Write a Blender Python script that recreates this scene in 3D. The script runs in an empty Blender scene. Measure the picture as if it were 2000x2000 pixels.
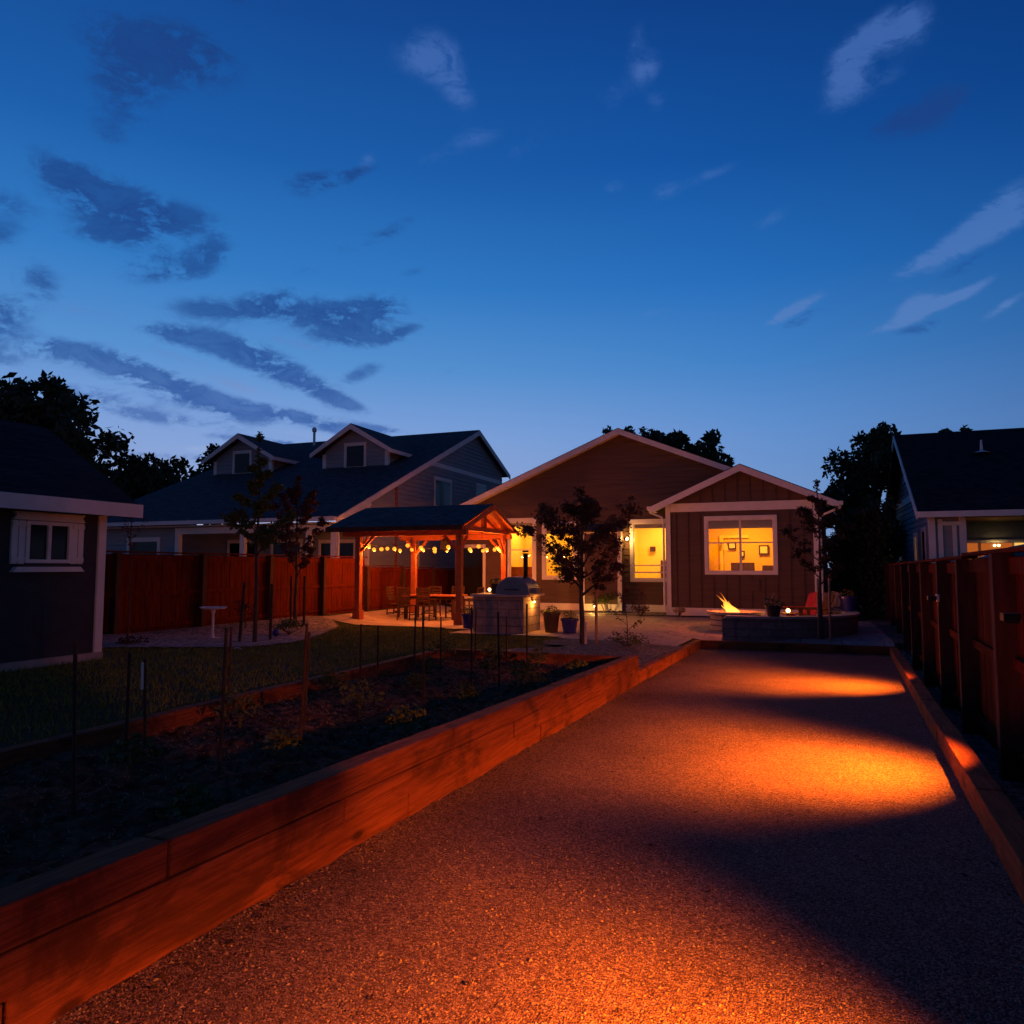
import bpy, math, random
from mathutils import Vector, Matrix
R = math.radians
SC = bpy.context.scene
COL = SC.collection
random.seed(7)

# ------------------------------------------------------------------ camera
EYE = 1.70
PSI, TH = math.atan2(559, 1446), math.atan2(107, 1442)
cam = bpy.data.cameras.new('camera'); cam_o = bpy.data.objects.new('camera', cam); COL.objects.link(cam_o)
cam.sensor_fit = 'HORIZONTAL'; cam.sensor_width = 36.0; cam.lens = 36.0 * 1442 / 2000
cam.clip_start = 0.05; cam.clip_end = 2000
cam_o.location = (0, 0, EYE); cam_o.rotation_euler = (math.pi / 2 + TH, 0, PSI)
SC.camera = cam_o

# ------------------------------------------------------------------ view
SC.view_settings.view_transform = 'Standard'; SC.view_settings.look = 'None'
SC.view_settings.exposure = 0.0; SC.view_settings.gamma = 1.0
SC.cycles.use_denoising = True
try: SC.cycles.denoiser = 'OPENIMAGEDENOISE'
except Exception: pass
SC.cycles.use_adaptive_sampling = False
SC.cycles.max_bounces = 7; SC.cycles.diffuse_bounces = 4; SC.cycles.glossy_bounces = 3
SC.cycles.transparent_max_bounces = 8; SC.cycles.sample_clamp_indirect = 3.0
SC.cycles.use_light_tree = True

# ------------------------------------------------------------------ world (dusk sky with clouds)
def lin(c):
    return tuple(((v / 255) / 12.92 if v / 255 <= .04045 else ((v / 255 + .055) / 1.055) ** 2.4) for v in c)
W = bpy.data.worlds.new('World'); SC.world = W; W.use_nodes = True
NT = W.node_tree; NT.nodes.clear()
def nn(t, nt=None): return (nt or NT).nodes.new(t)
def mth(op, a, b=None, c=None, clamp=False, nt=None):
    nt = nt or NT; n = nt.nodes.new('ShaderNodeMath'); n.operation = op; n.use_clamp = clamp
    for i, v in enumerate((a, b, c)):
        if v is None: continue
        if isinstance(v, (int, float)): n.inputs[i].default_value = v
        else: nt.links.new(v, n.inputs[i])
    return n.outputs[0]
def mapr(v, a, b, c, d, smooth=True, nt=None):
    nt = nt or NT; n = nt.nodes.new('ShaderNodeMapRange'); n.interpolation_type = 'SMOOTHSTEP' if smooth else 'LINEAR'
    nt.links.new(v, n.inputs[0])
    for i, q in enumerate((a, b, c, d)): n.inputs[i + 1].default_value = q
    return n.outputs[0]
def ramp(v, stops, nt=None):
    nt = nt or NT; n = nt.nodes.new('ShaderNodeValToRGB'); nt.links.new(v, n.inputs[0]); e = n.color_ramp.elements
    while len(e) < len(stops): e.new(0.5)
    for k, (p, c) in enumerate(stops): e[k].position = p; e[k].color = (*c, 1)
    return n.outputs[0]
def mixc(f, a, b, mode='MIX', nt=None):
    nt = nt or NT; n = nt.nodes.new('ShaderNodeMix'); n.data_type = 'RGBA'; n.blend_type = mode
    for i, v in ((0, f), (6, a), (7, b)):
        if isinstance(v, (int, float)): n.inputs[i].default_value = v
        elif isinstance(v, tuple): n.inputs[i].default_value = (*v, 1)
        else: nt.links.new(v, n.inputs[i])
    return n.outputs[2]
tc = nn('ShaderNodeTexCoord'); sx = nn('ShaderNodeSeparateXYZ'); NT.links.new(tc.outputs['Generated'], sx.inputs[0])
X_, Y_, Z_ = sx.outputs
EL = mth('MULTIPLY', mth('ARCSINE', Z_), 180 / math.pi)
AZ = mth('MULTIPLY', mth('ARCTAN2', X_, Y_), 180 / math.pi)
base = ramp(mth('DIVIDE', EL, 90, clamp=True), [(0, lin((176, 180, 214))), (4 / 90, lin((156, 172, 216))), (10 / 90, lin((130, 164, 220))),
        (15 / 90, lin((90, 148, 212))), (21 / 90, lin((54, 126, 200))), (29 / 90, lin((32, 98, 175))), (40 / 90, lin((24, 74, 146))), (60 / 90, lin((16, 50, 105))), (1, lin((12, 40, 86)))])
ga = R(-48)
cosg = mth('ADD', mth('MULTIPLY', X_, math.sin(ga)), mth('MULTIPLY', Y_, math.cos(ga)))
azf = ramp(mapr(cosg, -1, 1, 0, 1, False), [(0, (.38, .26, .25)), (.3, (.27, .21, .24)), (.55, (.18, .27, .37)), (.70, (.30, .48, .62)), (.84, (.55, .76, .88)), (.94, (.88, .94, .97)), (1, (1, 1, 1))])
sky = mixc(1.0, base, azf, 'MULTIPLY')
cx = nn('ShaderNodeCombineXYZ'); NT.links.new(AZ, cx.inputs[0]); NT.links.new(mth('ADD', mth('MULTIPLY', EL, 1.9), mth('MULTIPLY', mth('SINE', mth('MULTIPLY', AZ, .05)), 3.0)), cx.inputs[1])
def noise(vec, s, det, rough, dist=0.0, nt=None):
    nt = nt or NT; n = nt.nodes.new('ShaderNodeTexNoise'); nt.links.new(vec, n.inputs['Vector'])
    n.inputs['Scale'].default_value = s; n.inputs['Detail'].default_value = det; n.inputs['Roughness'].default_value = rough; n.inputs['Distortion'].default_value = dist
    return n.outputs[0]
N1 = noise(cx.outputs[0], .26, 10, .68, .6); N2 = noise(cx.outputs[0], .05, 5, .6, .3); N3 = noise(cx.outputs[0], 1.0, 6, .65, .5)
def blob(az, el, ra, re, rot, amp):
    a = mth('SUBTRACT', AZ, az); e = mth('SUBTRACT', EL, el); c, s = math.cos(R(rot)), math.sin(R(rot))
    u = mth('DIVIDE', mth('ADD', mth('MULTIPLY', a, c), mth('MULTIPLY', e, s)), ra)
    v = mth('DIVIDE', mth('SUBTRACT', mth('MULTIPLY', e, c), mth('MULTIPLY', a, s)), re)
    d = mth('ADD', mth('MULTIPLY', u, u), mth('MULTIPLY', v, v))
    return mth('MULTIPLY', mth('EXPONENT', mth('MULTIPLY', d, -1.0)), amp)
def summ(bl):
    o = None
    for b in bl:
        q = blob(*b); o = q if o is None else mth('ADD', o, q)
    return o
# (azimuth, elevation, half width, half height, tilt, strength)
DARK = [(-48.6, 33.0, 4.2, 1.8, 4, 1.8), (-45.2, 33.4, 2.8, 1.4, 0, 1.3), (-50.0, 30.4, 2.2, 2.0, 30, 1.2), (-51.0, 27.6, 1.4, 1.0, 0, .6), (-52.8, 24.8, 2.8, 1.3, -12, 1.5), (-49.6, 23.6, 3.4, 1.6, -6, 1.9), (-46.2, 23.8, 2.6, .9, 6, 1.3), (-50.4, 22.0, 2.6, .7, 8, 1.1), (-56.4, 22.6, 1.8, .8, 0, .8),
        (-47.7, 20.5, 2.2, 1.1, 18, 1.3), (-43.8, 22.0, 1.7, 1.1, 32, 1.2), (-45.4, 20.4, 1.6, .5, 10, .8), (-54.4, 18.3, 1.2, 1.5, 60, 1.0), (-57.2, 20.6, 1.8, .9, 20, 1.1), (-44.0, 18.2, 2.6, .8, 6, 1.3), (-39.8, 18.9, 2.4, 1.1, 16, 1.6), (-35.6, 18.6, 3.2, 1.1, 3, 1.8), (-31.5, 19.4, 2.8, 1.0, 14, 1.6), (-33.4, 17.3, 3.0, .8, 6, 1.6), (-29.9, 17.7, 2.2, .5, 24, 1.1),
        (-46.5, 16.2, 2.8, .7, -4, 1.1), (-42.8, 15.8, 3.0, .9, -8, 1.5), (-39.4, 14.6, 3.0, .95, -17, 1.8), (-36.2, 13.2, 2.6, .75, -25, 1.7), (-34.0, 12.4, 1.8, .42, -20, 1.2), (-32.8, 14.6, 1.8, .6, 26, 1.1), (-52.8, 14.2, 2.6, .7, -2, 1.6), (-49.2, 13.6, 3.0, .95, -8, 1.9), (-45.4, 12.4, 3.2, .9, -14, 1.9), (-42.0, 11.3, 3.4, .65, -12, 1.7),
        (-38.2, 11.3, 3.2, .5, -8, 1.6), (-34.8, 10.4, 3.0, .42, -9, 1.4), (-31.2, 10.5, 2.4, .36, -6, 1.2), (-47.0, 10.4, 5, .5, -4, 1.2), (-51.0, 11.6, 3.4, .6, -6, 1.3), (-40, 9.2, 5, .32, -3, 1.1), (-33.5, 8.9, 4, .26, -3, .9), (-44, 7.8, 6, .3, 0, .9), (-56.5, 15.8, 1.8, 1.3, 32, 1.4), (-58, 13.2, 3, .6, 0, 1.3),
        (-36.6, 27.4, 2.2, .85, 10, 1.4), (-33.6, 28.3, 2.2, .5, 24, 1.1), (-33.2, 23.8, 2.6, .6, 20, .7), (-30.4, 25.0, 2.2, .5, 26, .7), (-36.4, 21.6, 2.0, .5, 10, .6), (-28.6, 22.2, 1.6, .4, 14, .6), (-26.2, 15.0, 1.4, .35, 20, .6), (8.4, 28.8, 3.4, 1.1, 0, 1.2), (11.8, 29.6, 2.4, .9, 0, .8), (2.4, 24.8, 1.8, .7, 10, .7),
        (.9, 17.7, 1.8, .4, 20, 1.1), (8.4, 16.0, 2.6, .45, 8, 1.0), (11.4, 19.6, 2.8, .5, 22, .9), (-44, 37.4, 5, .9, 0, 1.0), (-58, 35, 5, 1.2, 10, .7), (-66, 14, 8, 2.5, 0, .9), (-78, 20, 8, 4, 10, .8)]
LITE = [(-28.8, 35.7, 2.2, 1.1, 0, .75), (-26.9, 35.5, 2.0, 1.4, -20, 1.0), (-25.4, 33.6, 1.5, 1.1, -40, .7), (-24.0, 31.1, 2.4, .7, 14, .6), (-27.5, 29.6, 2.0, .6, 10, .35), (-10.4, 34.7, 1.3, .9, 26, .95), (-13.1, 33.4, 1.1, .9, 0, .65), (-11.2, 36.4, 1.2, .8, 60, .5), (-9.6, 32.8, .9, .7, 0, .5),
        (6.4, 33.9, 2.4, 1.0, 12, 1.35), (4.4, 32.5, 1.7, 1.1, 42, 1.3), (5.4, 31.1, 2.6, .8, 10, .7), (8.6, 33.6, 1.6, 1.0, 0, .7), (13.4, 22.1, 2.0, 1.05, 30, 1.9), (10.9, 21.0, 2.2, .75, 28, 1.8), (8.4, 20.1, 1.9, .5, 20, 1.2), (8.2, 17.4, 1.3, .7, 28, 2.0), (9.9, 17.5, 1.6, .42, 10, 1.4), (6.4, 16.4, 1.7, .36, 12, 1.0), (11.4, 18.0, 1.6, .3, 20, 1.0),
        (13.2, 16.6, 1.2, .3, 26, 1.2), (.6, 18.5, 1.9, .42, 20, 1.2), (-.9, 17.8, 1.2, .32, 18, .9), (-8.9, 27.2, 1.2, .6, 12, .9), (-5.6, 27.9, 2.4, .4, 12, .55), (-13, 27.8, 1.0, .5, 10, .45), (-1.5, 24.4, 1.8, .6, 20, .5), (-32.6, 29.2, .9, .5, 30, .9), (-10.0, 19.0, 1.8, .35, 8, .45), (5.6, 9.0, 1.0, .4, 22, .7),
        (-38, 5.4, 7, .8, -4, 1.0), (-44, 3.6, 6, 1.8, 0, 1.1), (-41.5, 8.3, 5, .4, -2, 1.2), (-46.5, 14.8, 3, .4, -10, .9), (-41.6, 13.0, 3, .4, -14, 1.0), (-37.6, 16.4, 2.4, .4, -8, .8), (-36.6, 9.8, 4, .3, -8, 1.0), (-52, 17.0, 3, .5, 0, .6), (-20, 30.5, 3, .8, 20, .35), (-17, 22, 2, .6, 20, .25)]
nz = mth('ADD', mth('MULTIPLY', mth('SUBTRACT', N1, .5), 2.6), mth('MULTIPLY', mth('SUBTRACT', N3, .5), 1.1))
brk = mth('ADD', mapr(N1, .34, .64, .05, 1.3), mth('MULTIPLY', mth('SUBTRACT', N3, .5), 1.9))
brk2 = mth('ADD', mapr(N2, .36, .6, .25, 1.1), mth('MULTIPLY', mth('SUBTRACT', N1, .5), 1.2))
SD_, SL_ = summ(DARK), summ(LITE)
dm = mapr(mth('MULTIPLY', SD_, mth('ADD', mth('MULTIPLY', brk, .72), mth('MULTIPLY', brk2, .38))), .20, 1.45, 0, 1)
lm = mapr(mth('MULTIPLY', SL_, mth('ADD', mth('MULTIPLY', brk, .5), .38)), .10, 1.0, 0, 1)
dcol = ramp(mth('DIVIDE', EL, 45, clamp=True), [(0, lin((70, 112, 185))), (.2, lin((46, 92, 168))), (.4, lin((33, 70, 140))), (.8, lin((28, 62, 126)))])
lcol = ramp(mth('DIVIDE', EL, 45, clamp=True), [(0, lin((215, 212, 232))), (.16, lin((160, 182, 226))), (.33, lin((98, 134, 196))), (.5, lin((80, 122, 190))), (.8, lin((72, 112, 184)))])
s2 = mixc(mth('MULTIPLY', lm, .64), sky, lcol)
dcol = mixc(mapr(N1, .36, .66, 0, .55), dcol, mixc(.5, dcol, sky))
s3 = mixc(mth('MULTIPLY', dm, .9), s2, dcol)
s4 = mixc(mapr(EL, -1.5, 0.0, 0, 1), (.004, .006, .012), s3)
bg = nn('ShaderNodeBackground'); NT.links.new(s4, bg.inputs[0]); bg.inputs[1].default_value = .97
wo = nn('ShaderNodeOutputWorld'); NT.links.new(bg.outputs[0], wo.inputs[0])
W.cycles.sampling_method = 'MANUAL'; W.cycles.sample_map_resolution = 512

# ------------------------------------------------------------------ object helpers
def tag(o, label=None, cat=None, group=None, kind=None):
    if label: o['label'] = label
    if cat: o['category'] = cat
    if group: o['group'] = group
    if kind: o['kind'] = kind
    return o
def thing(name, label, cat, loc=(0, 0, 0), rz=0.0, group=None):
    o = bpy.data.objects.new(name, None); COL.objects.link(o); o.empty_display_size = .2
    o.location = loc; o.rotation_euler = (0, 0, rz); return tag(o, label, cat, group)
class MB:
    def __init__(s): s.v = []; s.f = []
    def quad(s, *p):
        n = len(s.v); s.v += [tuple(q) for q in p]; s.f.append(tuple(range(n, n + len(p)))); return s
    def box(s, x0, x1, y0, y1, z0, z1):
        n = len(s.v); s.v += [(x, y, z) for z in (z0, z1) for x, y in ((x0, y0), (x1, y0), (x1, y1), (x0, y1))]
        s.f += [tuple(n + i for i in f) for f in ((3, 2, 1, 0), (4, 5, 6, 7), (0, 1, 5, 4), (1, 2, 6, 5), (2, 3, 7, 6), (3, 0, 4, 7))]; return s
    def cbox(s, c, size, rz=0, ry=0, rx=0):
        n = len(s.v); m = Matrix.Rotation(rz, 3, 'Z') @ Matrix.Rotation(ry, 3, 'Y') @ Matrix.Rotation(rx, 3, 'X')
        for z in (-.5, .5):
            for x, y in ((-.5, -.5), (.5, -.5), (.5, .5), (-.5, .5)):
                s.v.append(tuple(m @ Vector((x * size[0], y * size[1], z * size[2])) + Vector(c)))
        s.f += [tuple(n + i for i in f) for f in ((3, 2, 1, 0), (4, 5, 6, 7), (0, 1, 5, 4), (1, 2, 6, 5), (2, 3, 7, 6), (3, 0, 4, 7))]; return s
    def beam(s, a, b, w, h, upv=(0, 0, 1)):
        a = Vector(a); b = Vector(b); d = (b - a).normalized(); u = Vector(upv)
        sd = d.cross(u)
        if sd.length < 1e-4: sd = d.cross(Vector((0, 1, 0)))
        sd.normalize(); u = sd.cross(d); n = len(s.v)
        for p in (a, b):
            for i, j in ((-1, -1), (1, -1), (1, 1), (-1, 1)): s.v.append(tuple(p + sd * (w / 2 * i) + u * (h / 2 * j)))
        s.f += [tuple(n + i for i in f) for f in ((0, 1, 2, 3), (7, 6, 5, 4), (0, 4, 5, 1), (1, 5, 6, 2), (2, 6, 7, 3), (3, 7, 4, 0))]; return s
    def tube(s, pts, rad, k=7, cap=True):
        pts = [Vector(p) for p in pts]; rr = rad if isinstance(rad, (list, tuple)) else [rad] * len(pts); rings = []
        pu = None
        for i, p in enumerate(pts):
            d = (pts[min(i + 1, len(pts) - 1)] - pts[max(i - 1, 0)])
            d = d.normalized() if d.length > 1e-8 else Vector((0, 0, 1))
            u = pu if pu is not None else (Vector((1, 0, 0)) if abs(d.x) < .8 else Vector((0, 1, 0)))
            u = (u - d * u.dot(d)); u = u.normalized() if u.length > 1e-6 else d.orthogonal().normalized(); pu = u; w = d.cross(u)
            n = len(s.v); rings.append(n)
            for j in range(k):
                t = 2 * math.pi * j / k; s.v.append(tuple(p + (u * math.cos(t) + w * math.sin(t)) * rr[i]))
        for a, b in zip(rings, rings[1:]):
            for j in range(k): s.f.append((a + j, a + (j + 1) % k, b + (j + 1) % k, b + j))
        if cap: s.f.append(tuple(rings[0] + j for j in reversed(range(k)))); s.f.append(tuple(rings[-1] + j for j in range(k)))
        return s
    def lathe(s, prof, c=(0, 0, 0), k=24, a0=0, a1=2 * math.pi):
        full = abs(a1 - a0 - 2 * math.pi) < 1e-6; m = k if full else k + 1; n = len(s.v)
        for r, z in prof:
            for j in range(m):
                t = a0 + (a1 - a0) * j / k; s.v.append((c[0] + r * math.cos(t), c[1] + r * math.sin(t), c[2] + z))
        for i in range(len(prof) - 1):
            for j in range(k):
                a = n + i * m + j; b = n + i * m + (j + 1) % m; s.f.append((a, b, b + m, a + m))
        return s
    def prism(s, poly, axis, a, b):
        n = len(s.v); m = len(poly)
        for t in (a, b):
            for p, q in poly: s.v.append({'x': (t, p, q), 'y': (p, t, q), 'z': (p, q, t)}[axis])
        s.f.append(tuple(n + i for i in range(m))); s.f.append(tuple(n + m + i for i in reversed(range(m))))
        for i in range(m): s.f.append((n + i, n + m + i, n + m + (i + 1) % m, n + (i + 1) % m))
        return s
    def ball(s, c, r, k=10, sz=1.0):
        prof = [(r * math.sin(math.pi * i / k), -r * sz * math.cos(math.pi * i / k)) for i in range(k + 1)]
        return s.lathe([(max(a, 1e-4), b) for a, b in prof], c, k * 2)
def obj(name, mb, mat, parent=None, smooth=False, bevel=0.0, fixn=True):
    me = bpy.data.meshes.new(name); me.from_pydata(mb.v, [], mb.f); me.validate()
    if fixn:
        import bmesh
        bm = bmesh.new(); bm.from_mesh(me); bmesh.ops.recalc_face_normals(bm, faces=bm.faces); bm.to_mesh(me); bm.free()
    if smooth:
        for p in me.polygons: p.use_smooth = True
    me.materials.append(mat); o = bpy.data.objects.new(name, me); COL.objects.link(o)
    if parent: o.parent = parent
    if bevel:
        m = o.modifiers.new('b', 'BEVEL'); m.width = bevel; m.segments = 2; m.limit_method = 'ANGLE'; m.angle_limit = R(40)
    return o
def copy_tree(o, parent=None):
    c = o.copy(); COL.objects.link(c)
    if parent is not None: c.parent = parent
    for ch in list(o.children): copy_tree(ch, c)
    return c

# ------------------------------------------------------------------ materials
def mat(name, c1, c2=None, scale=6.0, rough=.75, bump=.0, bscale=None, stretch=(1, 1, 1), metal=0.0, detail=6, spots=None, coat=0, spec=.3):
    m = bpy.data.materials.new(name); m.use_nodes = True; nt = m.node_tree; b = nt.nodes['Principled BSDF']
    b.inputs['Roughness'].default_value = rough; b.inputs['Metallic'].default_value = metal
    b.inputs['Specular IOR Level'].default_value = spec
    if coat: b.inputs['Coat Weight'].default_value = coat
    t = nt.nodes.new('ShaderNodeTexCoord'); mp = nt.nodes.new('ShaderNodeMapping'); nt.links.new(t.outputs['Object'], mp.inputs[0]); mp.inputs['Scale'].default_value = stretch
    v = mp.outputs[0]; n = noise(v, scale, detail, .6, .2, nt)
    col = mixc(mapr(n, .3, .7, 0, 1, True, nt), c1, c2 or c1, nt=nt)
    if spots:
        n2 = noise(v, spots[0], 3, .5, 0, nt); col = mixc(mapr(n2, spots[1], spots[1] + .06, 0, 1, True, nt), col, spots[2], nt=nt)
    nt.links.new(col, b.inputs['Base Color'])
    if bump:
        bn = nt.nodes.new('ShaderNodeBump'); bn.inputs['Strength'].default_value = bump; bn.inputs['Distance'].default_value = .02
        nt.links.new(noise(v, bscale or scale * 4, 5, .65, 0, nt), bn.inputs['Height']); nt.links.new(bn.outputs[0], b.inputs['Normal'])
    return m
def emat(name, c, s, base=(0, 0, 0)):
    m = bpy.data.materials.new(name); m.use_nodes = True; b = m.node_tree.nodes['Principled BSDF']
    b.inputs['Base Color'].default_value = (*base, 1); b.inputs['Emission Color'].default_value = (*c, 1); b.inputs['Emission Strength'].default_value = s; b.inputs['Roughness'].default_value = .5
    return m
def gravel_mat(name, cols, scale, bump, dist=.01, rough=.85, patch=None):
    m = bpy.data.materials.new(name); m.use_nodes = True; nt = m.node_tree; b = nt.nodes['Principled BSDF']; b.inputs['Roughness'].default_value = rough; b.inputs['Specular IOR Level'].default_value = .15
    t = nt.nodes.new('ShaderNodeTexCoord'); v = t.outputs['Object']
    vo = nt.nodes.new('ShaderNodeTexVoronoi'); nt.links.new(v, vo.inputs['Vector']); vo.inputs['Scale'].default_value = scale
    s = nt.nodes.new('ShaderNodeSeparateColor'); nt.links.new(vo.outputs['Color'], s.inputs[0])
    c = ramp(s.outputs[0], [(i / (len(cols) - 1), q) for i, q in enumerate(cols)], nt)
    big = noise(v, 1.1, 6, .65, .4, nt); c = mixc(1.0, c, ramp(big, [(.25, (.72, .70, .68)), (.5, (1, 1, 1)), (.75, (1.18, 1.15, 1.1))], nt), 'MULTIPLY', nt)
    nt.links.new(c, b.inputs['Base Color'])
    bn = nt.nodes.new('ShaderNodeBump'); bn.inputs['Strength'].default_value = bump; bn.inputs['Distance'].default_value = dist
    h = mth('ADD', mth('MULTIPLY', vo.outputs['Distance'], -1.0, nt=nt), mth('MULTIPLY', noise(v, scale * .35, 4, .7, 0, nt), 1.3, nt=nt), nt=nt)
    nt.links.new(h, bn.inputs['Height']); nt.links.new(bn.outputs[0], b.inputs['Normal'])
    return m
def leaf_mat(name, c1, c2, scale=1.2):
    m = mat(name, c1, c2, scale=scale, rough=.7); return m
M = {}
M['court'] = gravel_mat('decomposed_granite', [(.055, .030, .026), (.125, .074, .064), (.19, .12, .105), (.31, .225, .195)], 125, .9, .009)
M['rock'] = gravel_mat('river_rock', [(.08, .07, .07), (.20, .17, .16), (.32, .27, .25), (.45, .40, .38)], 16, .9, .04)
M['chips'] = gravel_mat('grey_chips', [(.03, .03, .03), (.10, .095, .09), (.17, .16, .15), (.3, .28, .27)], 26, .8, .03)
M['soil'] = mat('soil', (.04, .019, .012), (.20, .105, .06), 9, .95, 1.0, 26, spec=.02)
M['grass'] = mat('lawn_soil', (.010, .018, .005), (.03, .045, .013), 3, .9, .8, 60)
M['blade'] = mat('grass_blades', (.12, .15, .02), (.21, .24, .04), 2, .8)
def timber_mat(name, ax):
    m = bpy.data.materials.new(name); m.use_nodes = True; nt = m.node_tree; b = nt.nodes['Principled BSDF']; b.inputs['Roughness'].default_value = .85; b.inputs['Specular IOR Level'].default_value = .2
    t = nt.nodes.new('ShaderNodeTexCoord')
    def mp(sc):
        q = nt.nodes.new('ShaderNodeMapping'); nt.links.new(t.outputs['Object'], q.inputs[0]); q.inputs['Scale'].default_value = sc if ax == 'y' else (sc[1], sc[0], sc[2]); return q.outputs[0]
    g = noise(mp((14, .5, 14)), 3.0, 8, .7, .8, nt); fine = noise(mp((60, 1.6, 60)), 2.0, 6, .7, .5, nt); st = noise(mp((2.2, 1.0, 2.2)), 1.6, 6, .65, .6, nt)
    c = mixc(mapr(g, .35, .65, 0, 1, True, nt), (.17, .048, .018), (.32, .105, .042), nt=nt)
    c = mixc(mapr(fine, .54, .66, 0, .7, True, nt), c, (.12, .036, .015), nt=nt)
    c = mixc(mapr(st, .46, .66, 0, .85, True, nt), c, (.075, .026, .013), nt=nt)
    vo = nt.nodes.new('ShaderNodeTexVoronoi'); nt.links.new(mp((2.6, 1.05, 2.6)), vo.inputs['Vector']); vo.inputs['Scale'].default_value = 1.6
    k = mapr(vo.outputs['Distance'], .05, .13, 1, 0, True, nt); c = mixc(mth('MULTIPLY', k, .85, nt=nt), c, (.045, .016, .008), nt=nt)
    nt.links.new(c, b.inputs['Base Color']); bn = nt.nodes.new('ShaderNodeBump'); bn.inputs['Strength'].default_value = .8; bn.inputs['Distance'].default_value = .012
    nt.links.new(mth('ADD', mth('ADD', g, mth('MULTIPLY', fine, -.8, nt=nt), nt=nt), mth('MULTIPLY', k, -.5, nt=nt), nt=nt), bn.inputs['Height']); nt.links.new(bn.outputs[0], b.inputs['Normal']); return m
M['timber'] = timber_mat('landscape_timber', 'y'); M['timber_x'] = timber_mat('landscape_timber_cross', 'x')
M['cedar'] = mat('cedar_board', (.065, .0095, .004), (.15, .023, .008), 2.2, .85, .3, 22, (9, 9, .6), spec=.05)
M['cedar_beam'] = mat('stained_cedar', (.26, .066, .026), (.38, .10, .04), 3, .65, .2, 20, (2, 2, 2))
M['cedar_dk'] = mat('weathered_cedar', (.045, .017, .012), (.08, .03, .02), 3, .85, .2, 20, (4, 4, .7))
M['white'] = mat('white_trim', (.72, .71, .70), (.80, .79, .78), 3, .6, .05, 30)
M['siding'] = mat('taupe_siding', (.095, .064, .054), (.125, .082, .070), 1.5, .75, .12, 40, (.5, 3, 6))
M['bluegrey'] = mat('blue_grey_siding', (.26, .28, .31), (.31, .33, .36), 1.5, .75, .12, 40, (1, 1, 5))
M['shedwall'] = mat('dark_shed_panel', (.04, .042, .05), (.055, .057, .065), 3, .85, .2, 30)
M['shingle'] = None
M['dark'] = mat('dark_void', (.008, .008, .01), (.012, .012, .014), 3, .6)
M['concrete'] = mat('concrete', (.32, .29, .27), (.42, .38, .36), 2, .85, .2, 30)
M['stone'] = None
M['metal'] = mat('brushed_steel', (.26, .27, .30), (.34, .35, .38), 3, .36, .08, 40, (1, 1, 14), metal=.85)
M['black'] = mat('black_metal', (.010, .010, .011), (.018, .018, .018), 5, .5, .1, 30)
M['stake'] = mat('rusty_stake', (.03, .018, .014), (.07, .04, .03), 8, .8, .3, 40)
M['stakewood'] = mat('pine_stake', (.30, .18, .11), (.40, .25, .16), 4, .8, .2, 30, (8, 8, .6))
M['bark'] = mat('bark', (.06, .042, .035), (.12, .085, .07), 5, .9, .5, 25, (5, 5, 1))
M['wrap'] = mat('tree_wrap', (.45, .46, .5), (.6, .6, .62), 6, .8, .3, 25)
M['mapleleaf'] = leaf_mat('maple_leaf', (.05, .022, .014), (.10, .045, .025))
M['greenleaf'] = leaf_mat('green_leaf', (.05, .075, .016), (.12, .15, .04))
M['redleaf'] = leaf_mat('plum_leaf', (.06, .02, .016), (.11, .04, .03))
M['bigleaf'] = leaf_mat('tree_leaf', (.035, .05, .025), (.06, .08, .04), .3)
M['bluepot'] = mat('blue_glaze', (.02, .025, .22), (.03, .04, .30), 4, .3, .05, 20, coat=.4)
M['darkpot'] = mat('dark_pot', (.05, .03, .025), (.08, .05, .04), 5, .6, .1, 20)
M['flower'] = mat('white_petals', (.6, .55, .5), (.75, .7, .66), 8, .7)
M['redflower'] = mat('red_petals', (.4, .03, .03), (.5, .05, .06), 8, .7)
M['redpaint'] = mat('red_paint', (.38, .02, .02), (.45, .03, .03), 4, .5)
M['straw'] = mat('straw', (.30, .22, .14), (.5, .4, .26), 20, .8)
M['room'] = mat('warm_plaster', (.78, .54, .10), (.8, .56, .11), 3, .8)
M['roomw'] = mat('cream_plaster', (.82, .68, .20), (.84, .70, .22), 3, .8)
M['blind'] = mat('roller_blind', (.45, .34, .28), (.5, .38, .3), 3, .8)
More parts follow.
